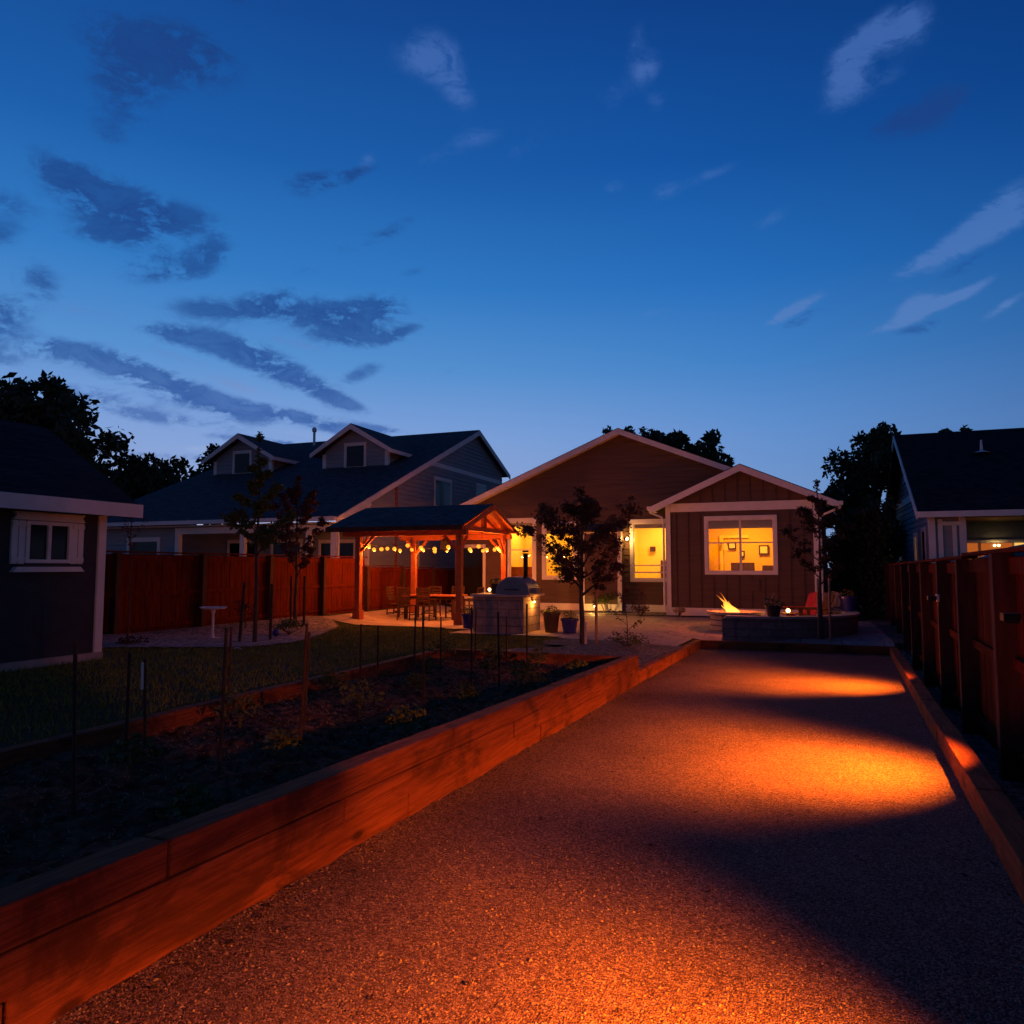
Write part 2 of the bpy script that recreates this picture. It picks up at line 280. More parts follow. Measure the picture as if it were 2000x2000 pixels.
def shingle(name, c1, c2):
    m = bpy.data.materials.new(name); m.use_nodes = True; nt = m.node_tree; b = nt.nodes['Principled BSDF']; b.inputs['Roughness'].default_value = .9; b.inputs['Specular IOR Level'].default_value = .1
    t = nt.nodes.new('ShaderNodeTexCoord'); s = nt.nodes.new('ShaderNodeSeparateXYZ'); nt.links.new(t.outputs['Object'], s.inputs[0])
    c = nt.nodes.new('ShaderNodeCombineXYZ'); nt.links.new(mth('ADD', s.outputs[0], mth('MULTIPLY', s.outputs[1], .37, nt=nt), nt=nt), c.inputs[0]); nt.links.new(mth('MULTIPLY', s.outputs[2], 2.4, nt=nt), c.inputs[1])
    br = nt.nodes.new('ShaderNodeTexBrick'); nt.links.new(c.outputs[0], br.inputs[0]); br.inputs['Scale'].default_value = 2.6
    br.inputs['Color1'].default_value = (*c1, 1); br.inputs['Color2'].default_value = (*c2, 1); br.inputs['Mortar'].default_value = (c1[0] * .4, c1[1] * .4, c1[2] * .4, 1); br.inputs['Mortar Size'].default_value = .02; br.inputs['Brick Width'].default_value = .6; br.inputs['Row Height'].default_value = .3
    n = noise(t.outputs['Object'], 3, 7, .7, 0, nt); nt.links.new(mixc(1.0, br.outputs[0], ramp(n, [(.3, (.65, .65, .65)), (.7, (1.3, 1.3, 1.3))], nt), 'MULTIPLY', nt), b.inputs['Base Color'])
    bn = nt.nodes.new('ShaderNodeBump'); bn.inputs['Strength'].default_value = .4; bn.inputs['Distance'].default_value = .02; nt.links.new(br.outputs['Fac'], bn.inputs['Height']); bn.invert = True; nt.links.new(bn.outputs[0], b.inputs['Normal'])
    return m
M['shingle'] = shingle('asphalt_shingle', (.07, .073, .08), (.115, .12, .13))
M['shingle_dk'] = shingle('charcoal_shingle', (.022, .022, .028), (.038, .038, .045))
def blocks(name, c1, c2, mort, sc, bw, rh, ms=.015):
    m = bpy.data.materials.new(name); m.use_nodes = True; nt = m.node_tree; b = nt.nodes['Principled BSDF']; b.inputs['Roughness'].default_value = .85
    t = nt.nodes.new('ShaderNodeTexCoord'); s = nt.nodes.new('ShaderNodeSeparateXYZ'); nt.links.new(t.outputs['Object'], s.inputs[0])
    c = nt.nodes.new('ShaderNodeCombineXYZ'); nt.links.new(mth('ADD', s.outputs[0], mth('MULTIPLY', s.outputs[1], .8, nt=nt), nt=nt), c.inputs[0]); nt.links.new(s.outputs[2], c.inputs[1])
    br = nt.nodes.new('ShaderNodeTexBrick'); nt.links.new(c.outputs[0], br.inputs[0]); br.inputs['Scale'].default_value = sc
    br.inputs['Color1'].default_value = (*c1, 1); br.inputs['Color2'].default_value = (*c2, 1); br.inputs['Mortar'].default_value = (*mort, 1); br.inputs['Mortar Size'].default_value = ms; br.inputs['Brick Width'].default_value = bw; br.inputs['Row Height'].default_value = rh
    n = noise(t.outputs['Object'], 6, 7, .7, 0, nt); nt.links.new(mixc(1.0, br.outputs[0], ramp(n, [(.3, (.7, .7, .7)), (.7, (1.25, 1.25, 1.25))], nt), 'MULTIPLY', nt), b.inputs['Base Color'])
    bn = nt.nodes.new('ShaderNodeBump'); bn.inputs['Strength'].default_value = .8; bn.inputs['Distance'].default_value = .02
    nt.links.new(mth('ADD', mth('MULTIPLY', br.outputs['Fac'], -1.0, nt=nt), mth('MULTIPLY', n, .8, nt=nt), nt=nt), bn.inputs['Height']); nt.links.new(bn.outputs[0], b.inputs['Normal'])
    return m
M['stone'] = blocks('stone_block', (.17, .155, .155), (.215, .195, .19), (.11, .10, .10), 1.0, .58, .19, .008)
M['stone3'] = blocks('pale_stone_block', (.20, .185, .19), (.27, .25, .25), (.13, .12, .12), 1.0, .62, .21, .010)
M['stone2'] = blocks('tan_block', (.30, .24, .20), (.38, .31, .26), (.08, .06, .05), 1.0, .3, .14)
def paver_mat():
    m = bpy.data.materials.new('patio_pavers'); m.use_nodes = True; nt = m.node_tree; b = nt.nodes['Principled BSDF']; b.inputs['Roughness'].default_value = .75
    t = nt.nodes.new('ShaderNodeTexCoord'); br = nt.nodes.new('ShaderNodeTexBrick'); nt.links.new(t.outputs['Object'], br.inputs[0]); br.inputs['Scale'].default_value = 1.0
    br.inputs['Color1'].default_value = (.34, .26, .24, 1); br.inputs['Color2'].default_value = (.44, .35, .32, 1); br.inputs['Mortar'].default_value = (.14, .11, .1, 1); br.inputs['Mortar Size'].default_value = .012; br.inputs['Brick Width'].default_value = .9; br.inputs['Row Height'].default_value = .6
    n = noise(t.outputs['Object'], 4, 7, .7, 0, nt); nt.links.new(mixc(1.0, br.outputs[0], ramp(n, [(.3, (.7, .7, .7)), (.7, (1.2, 1.2, 1.2))], nt), 'MULTIPLY', nt), b.inputs['Base Color'])
    bn = nt.nodes.new('ShaderNodeBump'); bn.inputs['Strength'].default_value = .5; bn.inputs['Distance'].default_value = .015
    nt.links.new(mth('ADD', mth('MULTIPLY', br.outputs['Fac'], -1.0, nt=nt), n, nt=nt), bn.inputs['Height']); nt.links.new(bn.outputs[0], b.inputs['Normal'])
    return m
M['paver'] = paver_mat()
def glass_mat(name, tint=(.9, .95, 1), refl=.12):
    m = bpy.data.materials.new(name); m.use_nodes = True; nt = m.node_tree; nt.nodes.clear()
    tr = nt.nodes.new('ShaderNodeBsdfTransparent'); tr.inputs[0].default_value = (*tint, 1); gl = nt.nodes.new('ShaderNodeBsdfGlossy'); gl.inputs['Roughness'].default_value = .03; gl.inputs['Color'].default_value = (.8, .8, .8, 1)
    fr = nt.nodes.new('ShaderNodeFresnel'); fr.inputs[0].default_value = 1.45
    mx = nt.nodes.new('ShaderNodeMixShader'); nt.links.new(mth('ADD', fr.outputs[0], refl - .04, clamp=True, nt=nt), mx.inputs[0]); nt.links.new(tr.outputs[0], mx.inputs[1]); nt.links.new(gl.outputs[0], mx.inputs[2])
    o = nt.nodes.new('ShaderNodeOutputMaterial'); nt.links.new(mx.outputs[0], o.inputs[0]); return m
M['glass'] = glass_mat('window_glass', refl=.05)
M['dglass'] = mat('dark_window_glass', (.010, .011, .014), (.014, .015, .018), 2, .08)
WARM = (1.0, .42, .10); ORANGE = (1.0, .25, .03)
M['bulb'] = emat('bulb_glow', (1, .30, .02), 2.0)
M['lens'] = emat('shaded_lens', (1, .5, .1), .6)
M['lamp'] = emat('lamp_glow', (1, .60, .18), 16)

# ------------------------------------------------------------------ ground
def smooth(t): t = max(0, min(1, t)); return t * t * (3 - 2 * t)
def court_z(y): return .32 - .031 * y
def rx(y): return .86 + .0655 * (y - 3.5)                     # inner face of the right court timbers
def gz(x, y):
    b = .34 * (1 - smooth((y - 8) / 10)) * 1.0
    b = max(b, .2 * smooth((-x - 11.8) / 1.6)) if y < 40 else b
    g = b
    if x > -4.6: g = b * (1 - .55 * smooth((x + 4.6) / 2))
    if y < 18.5:
        if x > -2.28: g = .12 - .031 * y
        elif -5.40 < x and y < 10.85: g = -.05
    elif x > -2.28:
        t = smooth((y - 18.5) / .6); g = (.12 - .031 * y) * (1 - t) + (-.06) * t
    if -3.4 < x <= -2.28 and 10.9 < y < 19.2:
        lim = court_z(min(y, 18.3)) + .14; t = smooth((x + 3.4) / .6); g = min(g, lim * t + g * (1 - t))
    if y > 19.2 and x > -3: g = -.05 + .05 * smooth((y - 19.5) / 3)
    return g
def sheet(name, xs, ys, m, dz=0.0, inside=None, kind='structure', zf=gz):
    mb = MB(); idx = {}
    for i, x in enumerate(xs):
        for j, y in enumerate(ys): idx[i, j] = len(mb.v); mb.v.append((x, y, zf(x, y) + dz))
    for i in range(len(xs) - 1):
        for j in range(len(ys) - 1):
            cxm, cym = (xs[i] + xs[i + 1]) / 2, (ys[j] + ys[j + 1]) / 2
            if inside is None or inside(cxm, cym): mb.f.append((idx[i, j], idx[i + 1, j], idx[i + 1, j + 1], idx[i, j + 1]))
    used = sorted({k for f in mb.f for k in f}); mp = {k: i for i, k in enumerate(used)}
    mb.v = [mb.v[k] for k in used]; mb.f = [tuple(mp[k] for k in f) for f in mb.f]
    o = obj(name, mb, m, smooth=True, fixn=False); tag(o, kind=kind); return o
def rng(a, b, s):
    n = max(1, int(round((b - a) / s))); return [a + (b - a) * i / n for i in range(n + 1)]
gx = [-400, -150, -80, -50, -35] + rng(-30, -14, 1) + rng(-13.5, -5.5, .4) + [-5.42, -5.36] + rng(-5.0, -2.6, .4) + [-2.40, -2.32, -2.24] + rng(-1.8, 4, .5) + [5, 7, 10, 16, 30, 60, 150, 400]
gy = [-60, -20, -8, -3] + rng(-1, 10.5, .5) + [10.82, 10.88] + rng(11.2, 18, .5) + [18.42, 18.5, 18.8, 19.1, 19.5] + rng(20, 30, .6) + [33, 38, 45, 60, 100, 200, 500]
sheet('ground', gx, gy, M['grass'])
# court surface
from mathutils import noise as mno
def court_dz(x, y):
    e = min(x + 2.22, rx(y) - x); return .011 * mno.noise(Vector((x * 1.7, y * 1.1, 0))) + .006 * mno.noise(Vector((x * 5, y * 4, 3))) + .0022 * mno.noise(Vector((x * 17, y * 15, 7))) + .012 * max(0, 1 - e / .16) * (.6 + mno.noise(Vector((x * 6, y * 6, 9))))
mb = MB(); ys = rng(-.5, 8, .05) + rng(8.15, 18.3, .15); NU = 64
for y in ys:
    for k in range(NU + 1):
        x = -2.26 + (rx(y) + .04 + 2.26) * k / NU; mb.v.append((x, y, court_z(y) + court_dz(x, y)))
for i in range(len(ys) - 1):
    for k in range(NU): a = i * (NU + 1) + k; mb.f.append((a, a + 1, a + NU + 2, a + NU + 1))
tag(obj('court_surface', mb, M['court'], smooth=True, fixn=False), kind='structure')
# loose stones on the court
mb = MB(); rs = random.Random(3)
for i in range(26000):
    y = 1.2 + 9.5 * rs.random() ** 1.7; x = -2.2 + (rx(y) + 2.2) * rs.random(); s = .0022 + .0045 * rs.random() ** 3
    if rs.random() < .007: s *= 1.8
    if rs.random() < .12: x = (-2.21 + .16 * rs.random() ** 2) if rs.random() < .6 else rx(y) - .12 * rs.random() ** 2
    z = court_z(y) + court_dz(x, y) + s * .3; n = len(mb.v); a = rs.random() * 6
    pts = [(s * (1 + rs.random() * .5), 0, 0), (0, s, 0), (-s * (1 + .5 * rs.random()), 0, 0), (0, -s, 0), (0, 0, s * .8)]
    for px, py, pz in pts: mb.v.append((x + px * math.cos(a) - py * math.sin(a), y + px * math.sin(a) + py * math.cos(a), z + pz))
    mb.f += [(n, n + 1, n + 4), (n + 1, n + 2, n + 4), (n + 2, n + 3, n + 4), (n + 3, n, n + 4)]
M['pebble'] = mat('pebbles', (.17, .115, .10), (.36, .28, .25), 40, .75)
tag(obj('loose_gravel', mb, M['pebble'], fixn=False), 'loose pale grit scattered over the court surface', 'gravel', kind='stuff')
mb = MB(); rs = random.Random(8)
for i in range(420):
    y = 1.4 + 14 * rs.random() ** 1.3; u = rs.random(); x = (-2.2 + .25 * rs.random() ** 2) if u < .45 else ((rx(y) - .2 * rs.random() ** 2) if u < .6 else -2.2 + (rx(y) + 2.2) * rs.random())
    a = rs.random() * 6.28; L = rs.uniform(.008, .026); w = L * rs.uniform(.15, .5); z = court_z(y) + court_dz(x, y) + .005; c, d = math.cos(a), math.sin(a)
    mb.quad((x - L * c, y - L * d, z), (x + w * d, y - w * c, z + .006), (x + L * c, y + L * d, z + rs.uniform(0, .012)), (x - w * d, y + w * c, z + .003))
M['litter'] = mat('dry_litter', (.02, .012, .008), (.06, .035, .02), 20, .9)
tag(obj('leaf_litter', mb, M['litter'], fixn=False), 'dark leaf bits and twigs along the court edges', 'leaf litter', kind='stuff')
# patio
def in_patio(x, y):
    if y < 18.35 and x > -5.2: return y > 16.45 and -5.3 < x < -2.42
    if x > -5.2: return x < 1.9 and y < 25.3 and (y > 19.0 or x < -2.42) and y > 16.45
    if x > -8.3: return 17.0 < y < 25.9
    return x > -13.3 and y < 26.0 and y > 18.55 - .06 * (x + 13.3)
sheet('patio', rng(-13.5, 2.0, .25), rng(16.4, 26, .25), M['paver'], .035, in_patio)
# gravel beds
def curve_in(x, y): # pale river rock bed along the left fence
    pts = [(8.3, -12.0), (9.2, -10.9), (9.9, -9.6), (10.5, -8.95), (11.6, -9.0), (13.0, -9.6), (16.0, -11.2), (17.8, -12.1), (18.6, -12.9)]
    for (a, xa), (b, xb) in zip(pts, pts[1:]):
        if a <= y <= b: return x < xa + (xb - xa) * (y - a) / (b - a)
    return False
sheet('rock_bed', rng(-13.85, -8.8, .12), rng(8.3, 18.6, .12), M['rock'], .03, curve_in)
sheet('chip_bed', rng(-5.6, -2.36, .18), rng(10.9, 16.5, .2), M['chips'], .03, lambda x, y: x > -5.2 + .05 * (y - 11) + (.5 if y < 14.4 else 0) + .25 * math.sin(y * 1.9))
sheet('chip_strip', rng(-9.0, 1.0, .3), rng(25.3, 26.85, .3), M['rock'], .06, lambda x, y: y < 26.7)
sheet('side_strip', rng(.9, 3.0, .15), rng(0, 26, .4), M['chips'], .02, lambda x, y: x > rx(min(y, 18.3)) + .1)
# soil in the raised bed
sheet('bed_soil', rng(-5.3, -2.33, .07), rng(-1, 10.8, .08), M['soil'], 0, zf=lambda x, y: .24 + .02 * math.sin(5 * x + 2 * y) + .025 * math.sin(3.1 * y - x * 4) + .1 * smooth((x + 3.2) / .9) * (1 - y / 14) + random.uniform(-.035, .035))

# grass blades of the lawn
mb = MB(); rs = random.Random(5)
def lawn(x, y):
    if x > -5.5 and y < 11.1: return False
    if y > 10.9 and x > -5.0: return False
    if curve_in(x, y): return False
    if x > -8.3: return y < 16.9
    return y < 18.5 - .06 * (x + 13.3) and x > -13.3 and not (x < -9.7 and y < 8.2)
for i in range(60000):
    y = 4 + 14.9 * rs.random(); x = -13.2 + 8.4 * rs.random()
    if not lawn(x, y): continue
    z = gz(x, y) - .005; h = .03 + .05 * rs.random(); a = rs.random() * 3.14; w = .008; dx, dy = rs.uniform(-.03, .03), rs.uniform(-.03, .03)
    mb.quad((x - w * math.cos(a), y - w * math.sin(a), z), (x + w * math.cos(a), y + w * math.sin(a), z), (x + dx, y + dy, z + h))
tag(obj('lawn_grass', mb, M['blade'], fixn=False), 'short dark lawn between the raised bed and the pergola', 'grass', kind='stuff')

# ------------------------------------------------------------------ court border timbers
bd = thing('court_border', 'low timber border framing the gravel court beyond the raised bed', 'timber border', (0, 0, 0))
def timber_run(name, x0f, w, y0, y1, ztop, h, L, parent, mt, off=0.0, gap=.006):
    y = y0 + off - (L if off > 0 else 0)
    while y < y1 - .05:
        a, b = max(y, y0), min(y + L, y1); y += L
        if b - a < .08: continue
        mb = MB(); n = 0; j = random.uniform(-.004, .004); jz = random.uniform(-.003, .003)
        for yy in (a + gap, b - gap):
            x0 = x0f(yy) + j; z1 = ztop(yy) + jz
            mb.v += [(x0, yy, z1 - h + .004), (x0 + w, yy, z1 - h + .004), (x0 + w, yy, z1), (x0, yy, z1)]
        mb.f = [(0, 1, 2, 3), (7, 6, 5, 4), (0, 4, 5, 1), (1, 5, 6, 2), (2, 6, 7, 3), (3, 7, 4, 0)]
        obj(name, mb, mt, parent, bevel=.008)
timber_run('timber', lambda y: -2.36, .14, 10.93, 18.3, lambda y: court_z(y) + .19, .23, 2.44, bd, M['timber'], 1.3)
timber_run('timber', rx, .15, -1.0, 18.3, lambda y: court_z(y) + .175, .19, 2.44, bd, M['timber'], 1.55)
mb = MB().box(-2.36, rx(18.3) + .15, 18.31, 18.45, court_z(18.3) - .08, court_z(18.3) + .19); obj('timber', mb, M['timber_x'], bd, bevel=.008)
# raised bed
rb = thing('raised_garden_bed', 'long raised garden bed built of stacked timbers beside the court', 'raised bed', (-3.8, 5, 0)); rb.location = (0, 0, 0)
for c in range(3):
    timber_run('timber', lambda y: -2.36 + (.003 if c == 1 else 0), .14, -1.2, 10.9, lambda y, c=c: court_z(y) + .43 - .142 * c, .142 + (.06 if c == 2 else 0), 2.44, rb, M['timber'], (.95, 2.1, .35)[c])
def bedtop(y): return .385 + .0 * y
for c in range(2):
    timber_run('timber', lambda y: -5.46, .13, -1.2, 10.9, lambda y, c=c: bedtop(y) - .142 * c, .15, 2.44, rb, M['timber'], (1.6, .5)[c])
for c in range(2):
    mb = MB().box(-5.32, -2.37, 10.76, 10.9, .39 - .142 * (c + 1) - .02, .39 - .142 * c - .004); obj('timber', mb, M['timber_x'], rb, bevel=.008)

# ------------------------------------------------------------------ fences
def fence(label, p0, p1, posts, base_z, top_z, side, mt, cap=True):
    """posts: fractions along p0->p1; side = +1/-1 puts posts and rails to that side (normal)."""
    f = thing('wooden_fence', label, 'fence', (0, 0, 0))
    p0 = Vector(p0); p1 = Vector(p1); d = (p1 - p0); L = d.length; d.normalize(); nrm = Vector((d.y, -d.x, 0)) * side; ang = math.atan2(d.y, d.x)
    rs = random.Random(11)
    for i, t in enumerate(posts):
        p = p0 + d * t + nrm * .09; zb, zt = base_z(t), top_z(t)
        obj('post', MB().cbox((p.x, p.y, (zb + zt) / 2 - .05), (.14, .17, zt - zb + .05), ang), M['cedar_dk'], f, bevel=.006)
        if i == len(posts) - 1: break
        t2 = posts[i + 1]; zt = top_z(t) if i % 1 == 0 else zt
        bm_, rails = MB(), MB(); n = int(round((t2 - t) / .145)); w = (t2 - t) / n
        for k in range(n):
            q = p0 + d * (t + (k + .5) * w) + nrm * rs.uniform(-.006, .006)
            zb2 = base_z(t + (k + .5) * w)
            bm_.cbox((q.x, q.y, (zb2 + .02 + zt - .05) / 2 + rs.uniform(-.006, .006)), (w - .010, .018, zt - zb2 - .07), ang)
        obj('boards', bm_, mt, f)
        for zz in (zb + .22, (zb + zt) / 2 + .02, zt - .13):
            a = p0 + d * (t + .07) + nrm * .032; b = p0 + d * (t2 - .07) + nrm * .032
            rails.beam((a.x, a.y, zz), (b.x, b.y, zz), .04, .09 if zz < zt - .2 else .14)
        obj('rail', rails, mt, f)
        a = p0 + d * (t - .02) + nrm * .03; b = p0 + d * (t2 + .02) + nrm * .03
        if cap: obj('cap', MB().beam((a.x, a.y, zt), (b.x, b.y, zt), .16, .035), mt, f, bevel=.004)
    return f
fence('red cedar board fence on the left behind the rock bed', (-13.9, 6.9, 0), (-13.9, 29.4, 0), [i * 2.5 for i in range(10)], lambda t: .13, lambda t: 2.03 - (.02 * t if t > 14 else 0), 1, M['cedar'])
rf0 = Vector((1.34, .2, 0)); rf1 = Vector((2.80, 27.2, 0)); rfd = (rf1 - rf0).normalized()
def rft(y): return (y - .2) / rfd.y
RP = [rft(y) for y in (.2, 2.65, 5.1, 7.5, 9.75, 11.75, 14.2, 16.6, 19.0, 21.4, 23.8, 26.9)]
def rtop(t):
    return 1.84 - .003 * t if t > RP[4] - .05 else 1.84
fence('dark cedar board fence running along the right of the court', rf0, rf1, RP, lambda t: .02 - .027 * t if t < 12 else -.30 + .01 * (t - 12), rtop, -1, M['cedar'])

# ------------------------------------------------------------------ lamps on the fence
def light(name, kind, loc, energy, color, parent=None, **k):
    l = bpy.data.lights.new(name, kind); l.energy = energy; l.color = color
    for a, b in k.items():
        if a not in ('target', 'scale'): setattr(l, a, b)
    o = bpy.data.objects.new(name, l); COL.objects.link(o); o.location = loc
    if 'target' in k:
        d = Vector(k['target']) - Vector(loc); o.rotation_euler = d.to_track_quat('-Z', 'Y').to_euler()
    if 'scale' in k: o.scale = k['scale']
    if parent: o.parent = parent
    return o
CW = (1.0, .175, .006)
for i, (ly, en, lab) in enumerate(((1.6, 5200, 'small hooded lamp on the nearest fence post'), (6.35, 3900, 'small hooded lamp on the fence beside the middle pool of light'), (11.72, 3700, 'small pale hooded lamp on the fence post beside the far pool of light'))):
    t = rft(ly); p = rf0 + rfd * t; fx = p.x - .22; fz = (1.36, 1.34, 1.27)[i]
    th = thing('fence_lamp', lab, 'lamp', (fx, ly, fz), 0, 'hooded lamps along the right fence')
    hm = M['black']
    if i == 2: obj('mount_plate', MB().box(.031, .06, -.06, .06, -.05, .05), M['white'], th)
    obj('hood', MB().box(-.078, .03, -.056, .056, .018, .024).box(.022, .03, -.056, .056, -.020, .018).box(-.078, -.070, -.056, .056, (-.036, -.032, -.031)[i], .018).box(-.070, .022, -.056, -.048, -.045, .018).box(-.045, .022, .048, .056, -.045, .018), hm, th)
    obj('lens', MB().box(-.012, .012, -.012, .012, .010, .016), M['lens'], th)
    light('lamp_light', 'SPOT', (0, 0, 0), en, CW, th, target=((-3.5, -2.75, -2.75)[i], (.2, .5, 1.05)[i], -1.0), spot_size=R((106, 115, 115)[i]), spot_blend=1.0, shadow_soft_size=.021)

# ------------------------------------------------------------------ wall helpers
def siding_wall(y0, x0, x1, zb, topf, holes=(), course=.20, thick=.03, out=-1, brk=()):
    """horizontal lap siding in the plane Y = y0 facing out*Y; topf(x) = wall top; returns MB"""
    mb = MB(); holes = list(holes)
    zmax = max(topf(x0 + (x1 - x0) * i / 200) for i in range(201)); z = zb
    nodes = [x0 + (x1 - x0) * i / 400 for i in range(401)]
    while z < zmax:
        z1 = z + course
        inside = [xx for xx in nodes if topf(xx) > z + .001]
        if not inside: break
        xa, xb = inside[0], inside[-1]
        zs = sorted({z, z1, *[h for q in holes for h in (q[2], q[3]) if z < h < z1]})
        for c, d in zip(zs, zs[1:]):
            seg = [(xa, xb)]
            for hx0, hx1, hz0, hz1 in holes:
                if hz0 < (c + d) / 2 < hz1:
                    ns = []
                    for a, b in seg:
                        if hx1 <= a or hx0 >= b: ns.append((a, b)); continue
                        if hx0 > a: ns.append((a, hx0))
                        if hx1 < b: ns.append((hx1, b))
                    seg = ns
            for a, b in seg:
                # clip to the roof line
                def top_x(za):
                    ins = [xx for xx in nodes if topf(xx) > za - 1e-6 and a - 1e-6 <= xx <= b + 1e-6]
                    return (ins[0], ins[-1]) if ins else None
                t0, t1 = top_x(c), top_x(d)
                if not t0: continue
                if not t1: m_ = (t0[0] + t0[1]) / 2; t1 = (m_, m_)
                a0, b0 = (a if t0[0] - a < .05 else t0[0]), (b if b - t0[1] < .05 else t0[1]); a1, b1 = (a if t1[0] - a < .05 else t1[0]), (b if b - t1[1] < .05 else t1[1])
                oc = thick * (1 - (c - z) / course); od = thick * (1 - (d - z) / course)
                mb.quad((a0, y0 + out * oc, c), (b0, y0 + out * oc, c), (b1, y0 + out * od, d), (a1, y0 + out * od, d))
                if c == z: mb.quad((a0, y0, c), (b0, y0, c), (b0, y0 + out * oc, c), (a0, y0 + out * oc, c))
        z = z1
    return mb
def swap_xy(mb): mb.v = [(y, x, z) for x, y, z in mb.v]; return mb
def window(parent, x0, x1, z0, z1, y, trim=.12, mull=(), rail=None, glass='glass', out=-1, sash=True, swap=False, name='window', proud=.035):
    """outer trim box x0..x1, z0..z1 on wall plane y; mull = x positions, rail = z"""
    S = (lambda m: swap_xy(m)) if swap else (lambda m: m)
    w = MB(); ya, yb = sorted((y + out * .02, y + out * (.02 + proud)))
    w.box(x0, x1, ya, yb, z1 - trim * 1.1, z1).box(x0, x1, ya, yb, z0, z0 + trim * .9).box(x0, x0 + trim, ya, yb, z0 + trim * .9, z1 - trim * 1.1).box(x1 - trim, x1, ya, yb, z0 + trim * .9, z1 - trim * 1.1)
    fr = obj(name, S(w), M['white'], parent, bevel=.004)
    ix0, ix1, iz0, iz1 = x0 + trim, x1 - trim, z0 + trim * .9, z1 - trim * 1.1
    s = MB(); ya, yb = sorted((y - out * .03, y + out * .03)); t = .035
    s.box(ix0, ix1, ya, yb, iz1 - t, iz1).box(ix0, ix1, ya, yb, iz0, iz0 + t).box(ix0, ix0 + t, ya, yb, iz0 + t, iz1 - t).box(ix1 - t, ix1, ya, yb, iz0 + t, iz1 - t)
    for m_ in mull: s.box(m_ - .035, m_ + .035, ya + .002, yb + .004, iz0 + t, iz1 - t)
    if rail: s.box(ix0 + t, ix1 - t, ya + .004, yb - .004, rail - .02, rail + .02)
    obj('sash', S(s), M['white'], fr)
    yg = y + out * .043 if glass == 'dglass' else y
    g = MB().box(ix0 + t, ix1 - t, yg - .004, yg + .004, iz0 + t, iz1 - t); obj('pane', S(g), M[glass], fr)
    return fr, (ix0, ix1, iz0, iz1)
def room(parent, x0, x1, y0, y1, z0, z1, m, energy, color, loc=None):
    mb = MB(); e = .02
    mb.quad((x0, y1, z0), (x1, y1, z0), (x1, y1, z1), (x0, y1, z1)).quad((x0, y0, z0), (x0, y1, z0), (x0, y1, z1), (x0, y0, z1)).quad((x1, y0, z0), (x1, y1, z0), (x1, y1, z1), (x1, y0, z1))
    mb.quad((x0, y0, z0), (x1, y0, z0), (x1, y1, z0), (x0, y1, z0)).quad((x0, y0, z1), (x1, y0, z1), (x1, y1, z1), (x0, y1, z1))
    o = obj('room_wall', mb, m, parent, fixn=False)
    light('room_light', 'AREA', loc or ((x0 + x1) / 2, (y0 + y1) / 2, z1 - .1), energy, color, parent, shape='DISK', size=.8)
    return o

# ------------------------------------------------------------------ main house
H = thing('main_house', 'taupe gabled house with pink lit white trim and glowing windows', 'house', (0, 0, 0))
YW = 26.8; PX, PZ, PS = -6.03, 6.78, .41
def mtop(x): return PZ - .12 - PS * abs(x - PX)
holes = [(-10.48, -9.45, 1.2, 3.5), (-9.02, -7.82, 1.3, 3.3), (-5.62, -4.1, 1.25, 3.35), (-3.7, .4, .34, 3.85)]
obj('siding', siding_wall(YW, -12.8, .9, .34, mtop, holes), M['siding'], H, fixn=False)
obj('wall', MB().prism([(-12.8, 0), (-12.62, 0), (-12.62, 4.0), (-12.8, 3.95)], 'y', YW + .01, YW + 8).prism([(.7, 0), (.86, 0), (.86, 3.85), (.7, 3.85)], 'y', YW + .02, YW + 8), M['siding'], H)
obj('skirt_board', MB().box(-12.8, -7.42, YW - .05, YW + .02, .08, .33).box(-5.9, -4.25, YW - .05, YW + .02, .08, .33), M['white'], H)
obj('foundation', MB().box(-12.75, .6, YW - .02, YW + .1, -.3, .08), M['concrete'], H)
def gable_roof(parent, px, pz, s, xl, xr, y0, y1, t=.12, mt='shingle', fascia=.2, soffit=True):
    zl, zr = pz - s * (px - xl), pz - s * (xr - px)
    poly = [(xl, zl), (px, pz), (xr, zr), (xr, zr - t), (px, pz - t), (xl, zl - t)]
    rf = obj('roof', MB().prism(poly, 'y', y0, y1), M[mt], parent)
    f = .03; o = .03
    a = MB().prism([(xl, zl - o), (px, pz - o), (px, pz - o - fascia), (xl, zl - o - fascia)], 'y', y0 - f, y0 - .001)
    obj('rake_board', a, M['white'], rf); obj('rake_board', MB().prism([(px, pz - o), (xr, zr - o), (xr, zr - o - fascia), (px, pz - o - fascia)], 'y', y0 - f, y0 - .001), M['white'], rf)
    return rf, zl, zr
rf, zl, zr = gable_roof(H, PX, PZ, PS, -13.2, 1.02, 26.35, 40)
obj('soffit', MB().prism([(-13.15, zl - .16), (PX, PZ - .145), (PX, PZ - .175), (-13.15, zl - .19)], 'y', 26.36, 26.8).prism([(PX, PZ - .145), (1.0, zr - .16), (1.0, zr - .19), (PX, PZ - .175)], 'y', 26.36, 26.8), M['white'], rf)
obj('vent_pipe', MB().tube([(-9.5, 33, 5), (-9.5, 33, 5.7)], .05), M['black'], rf)
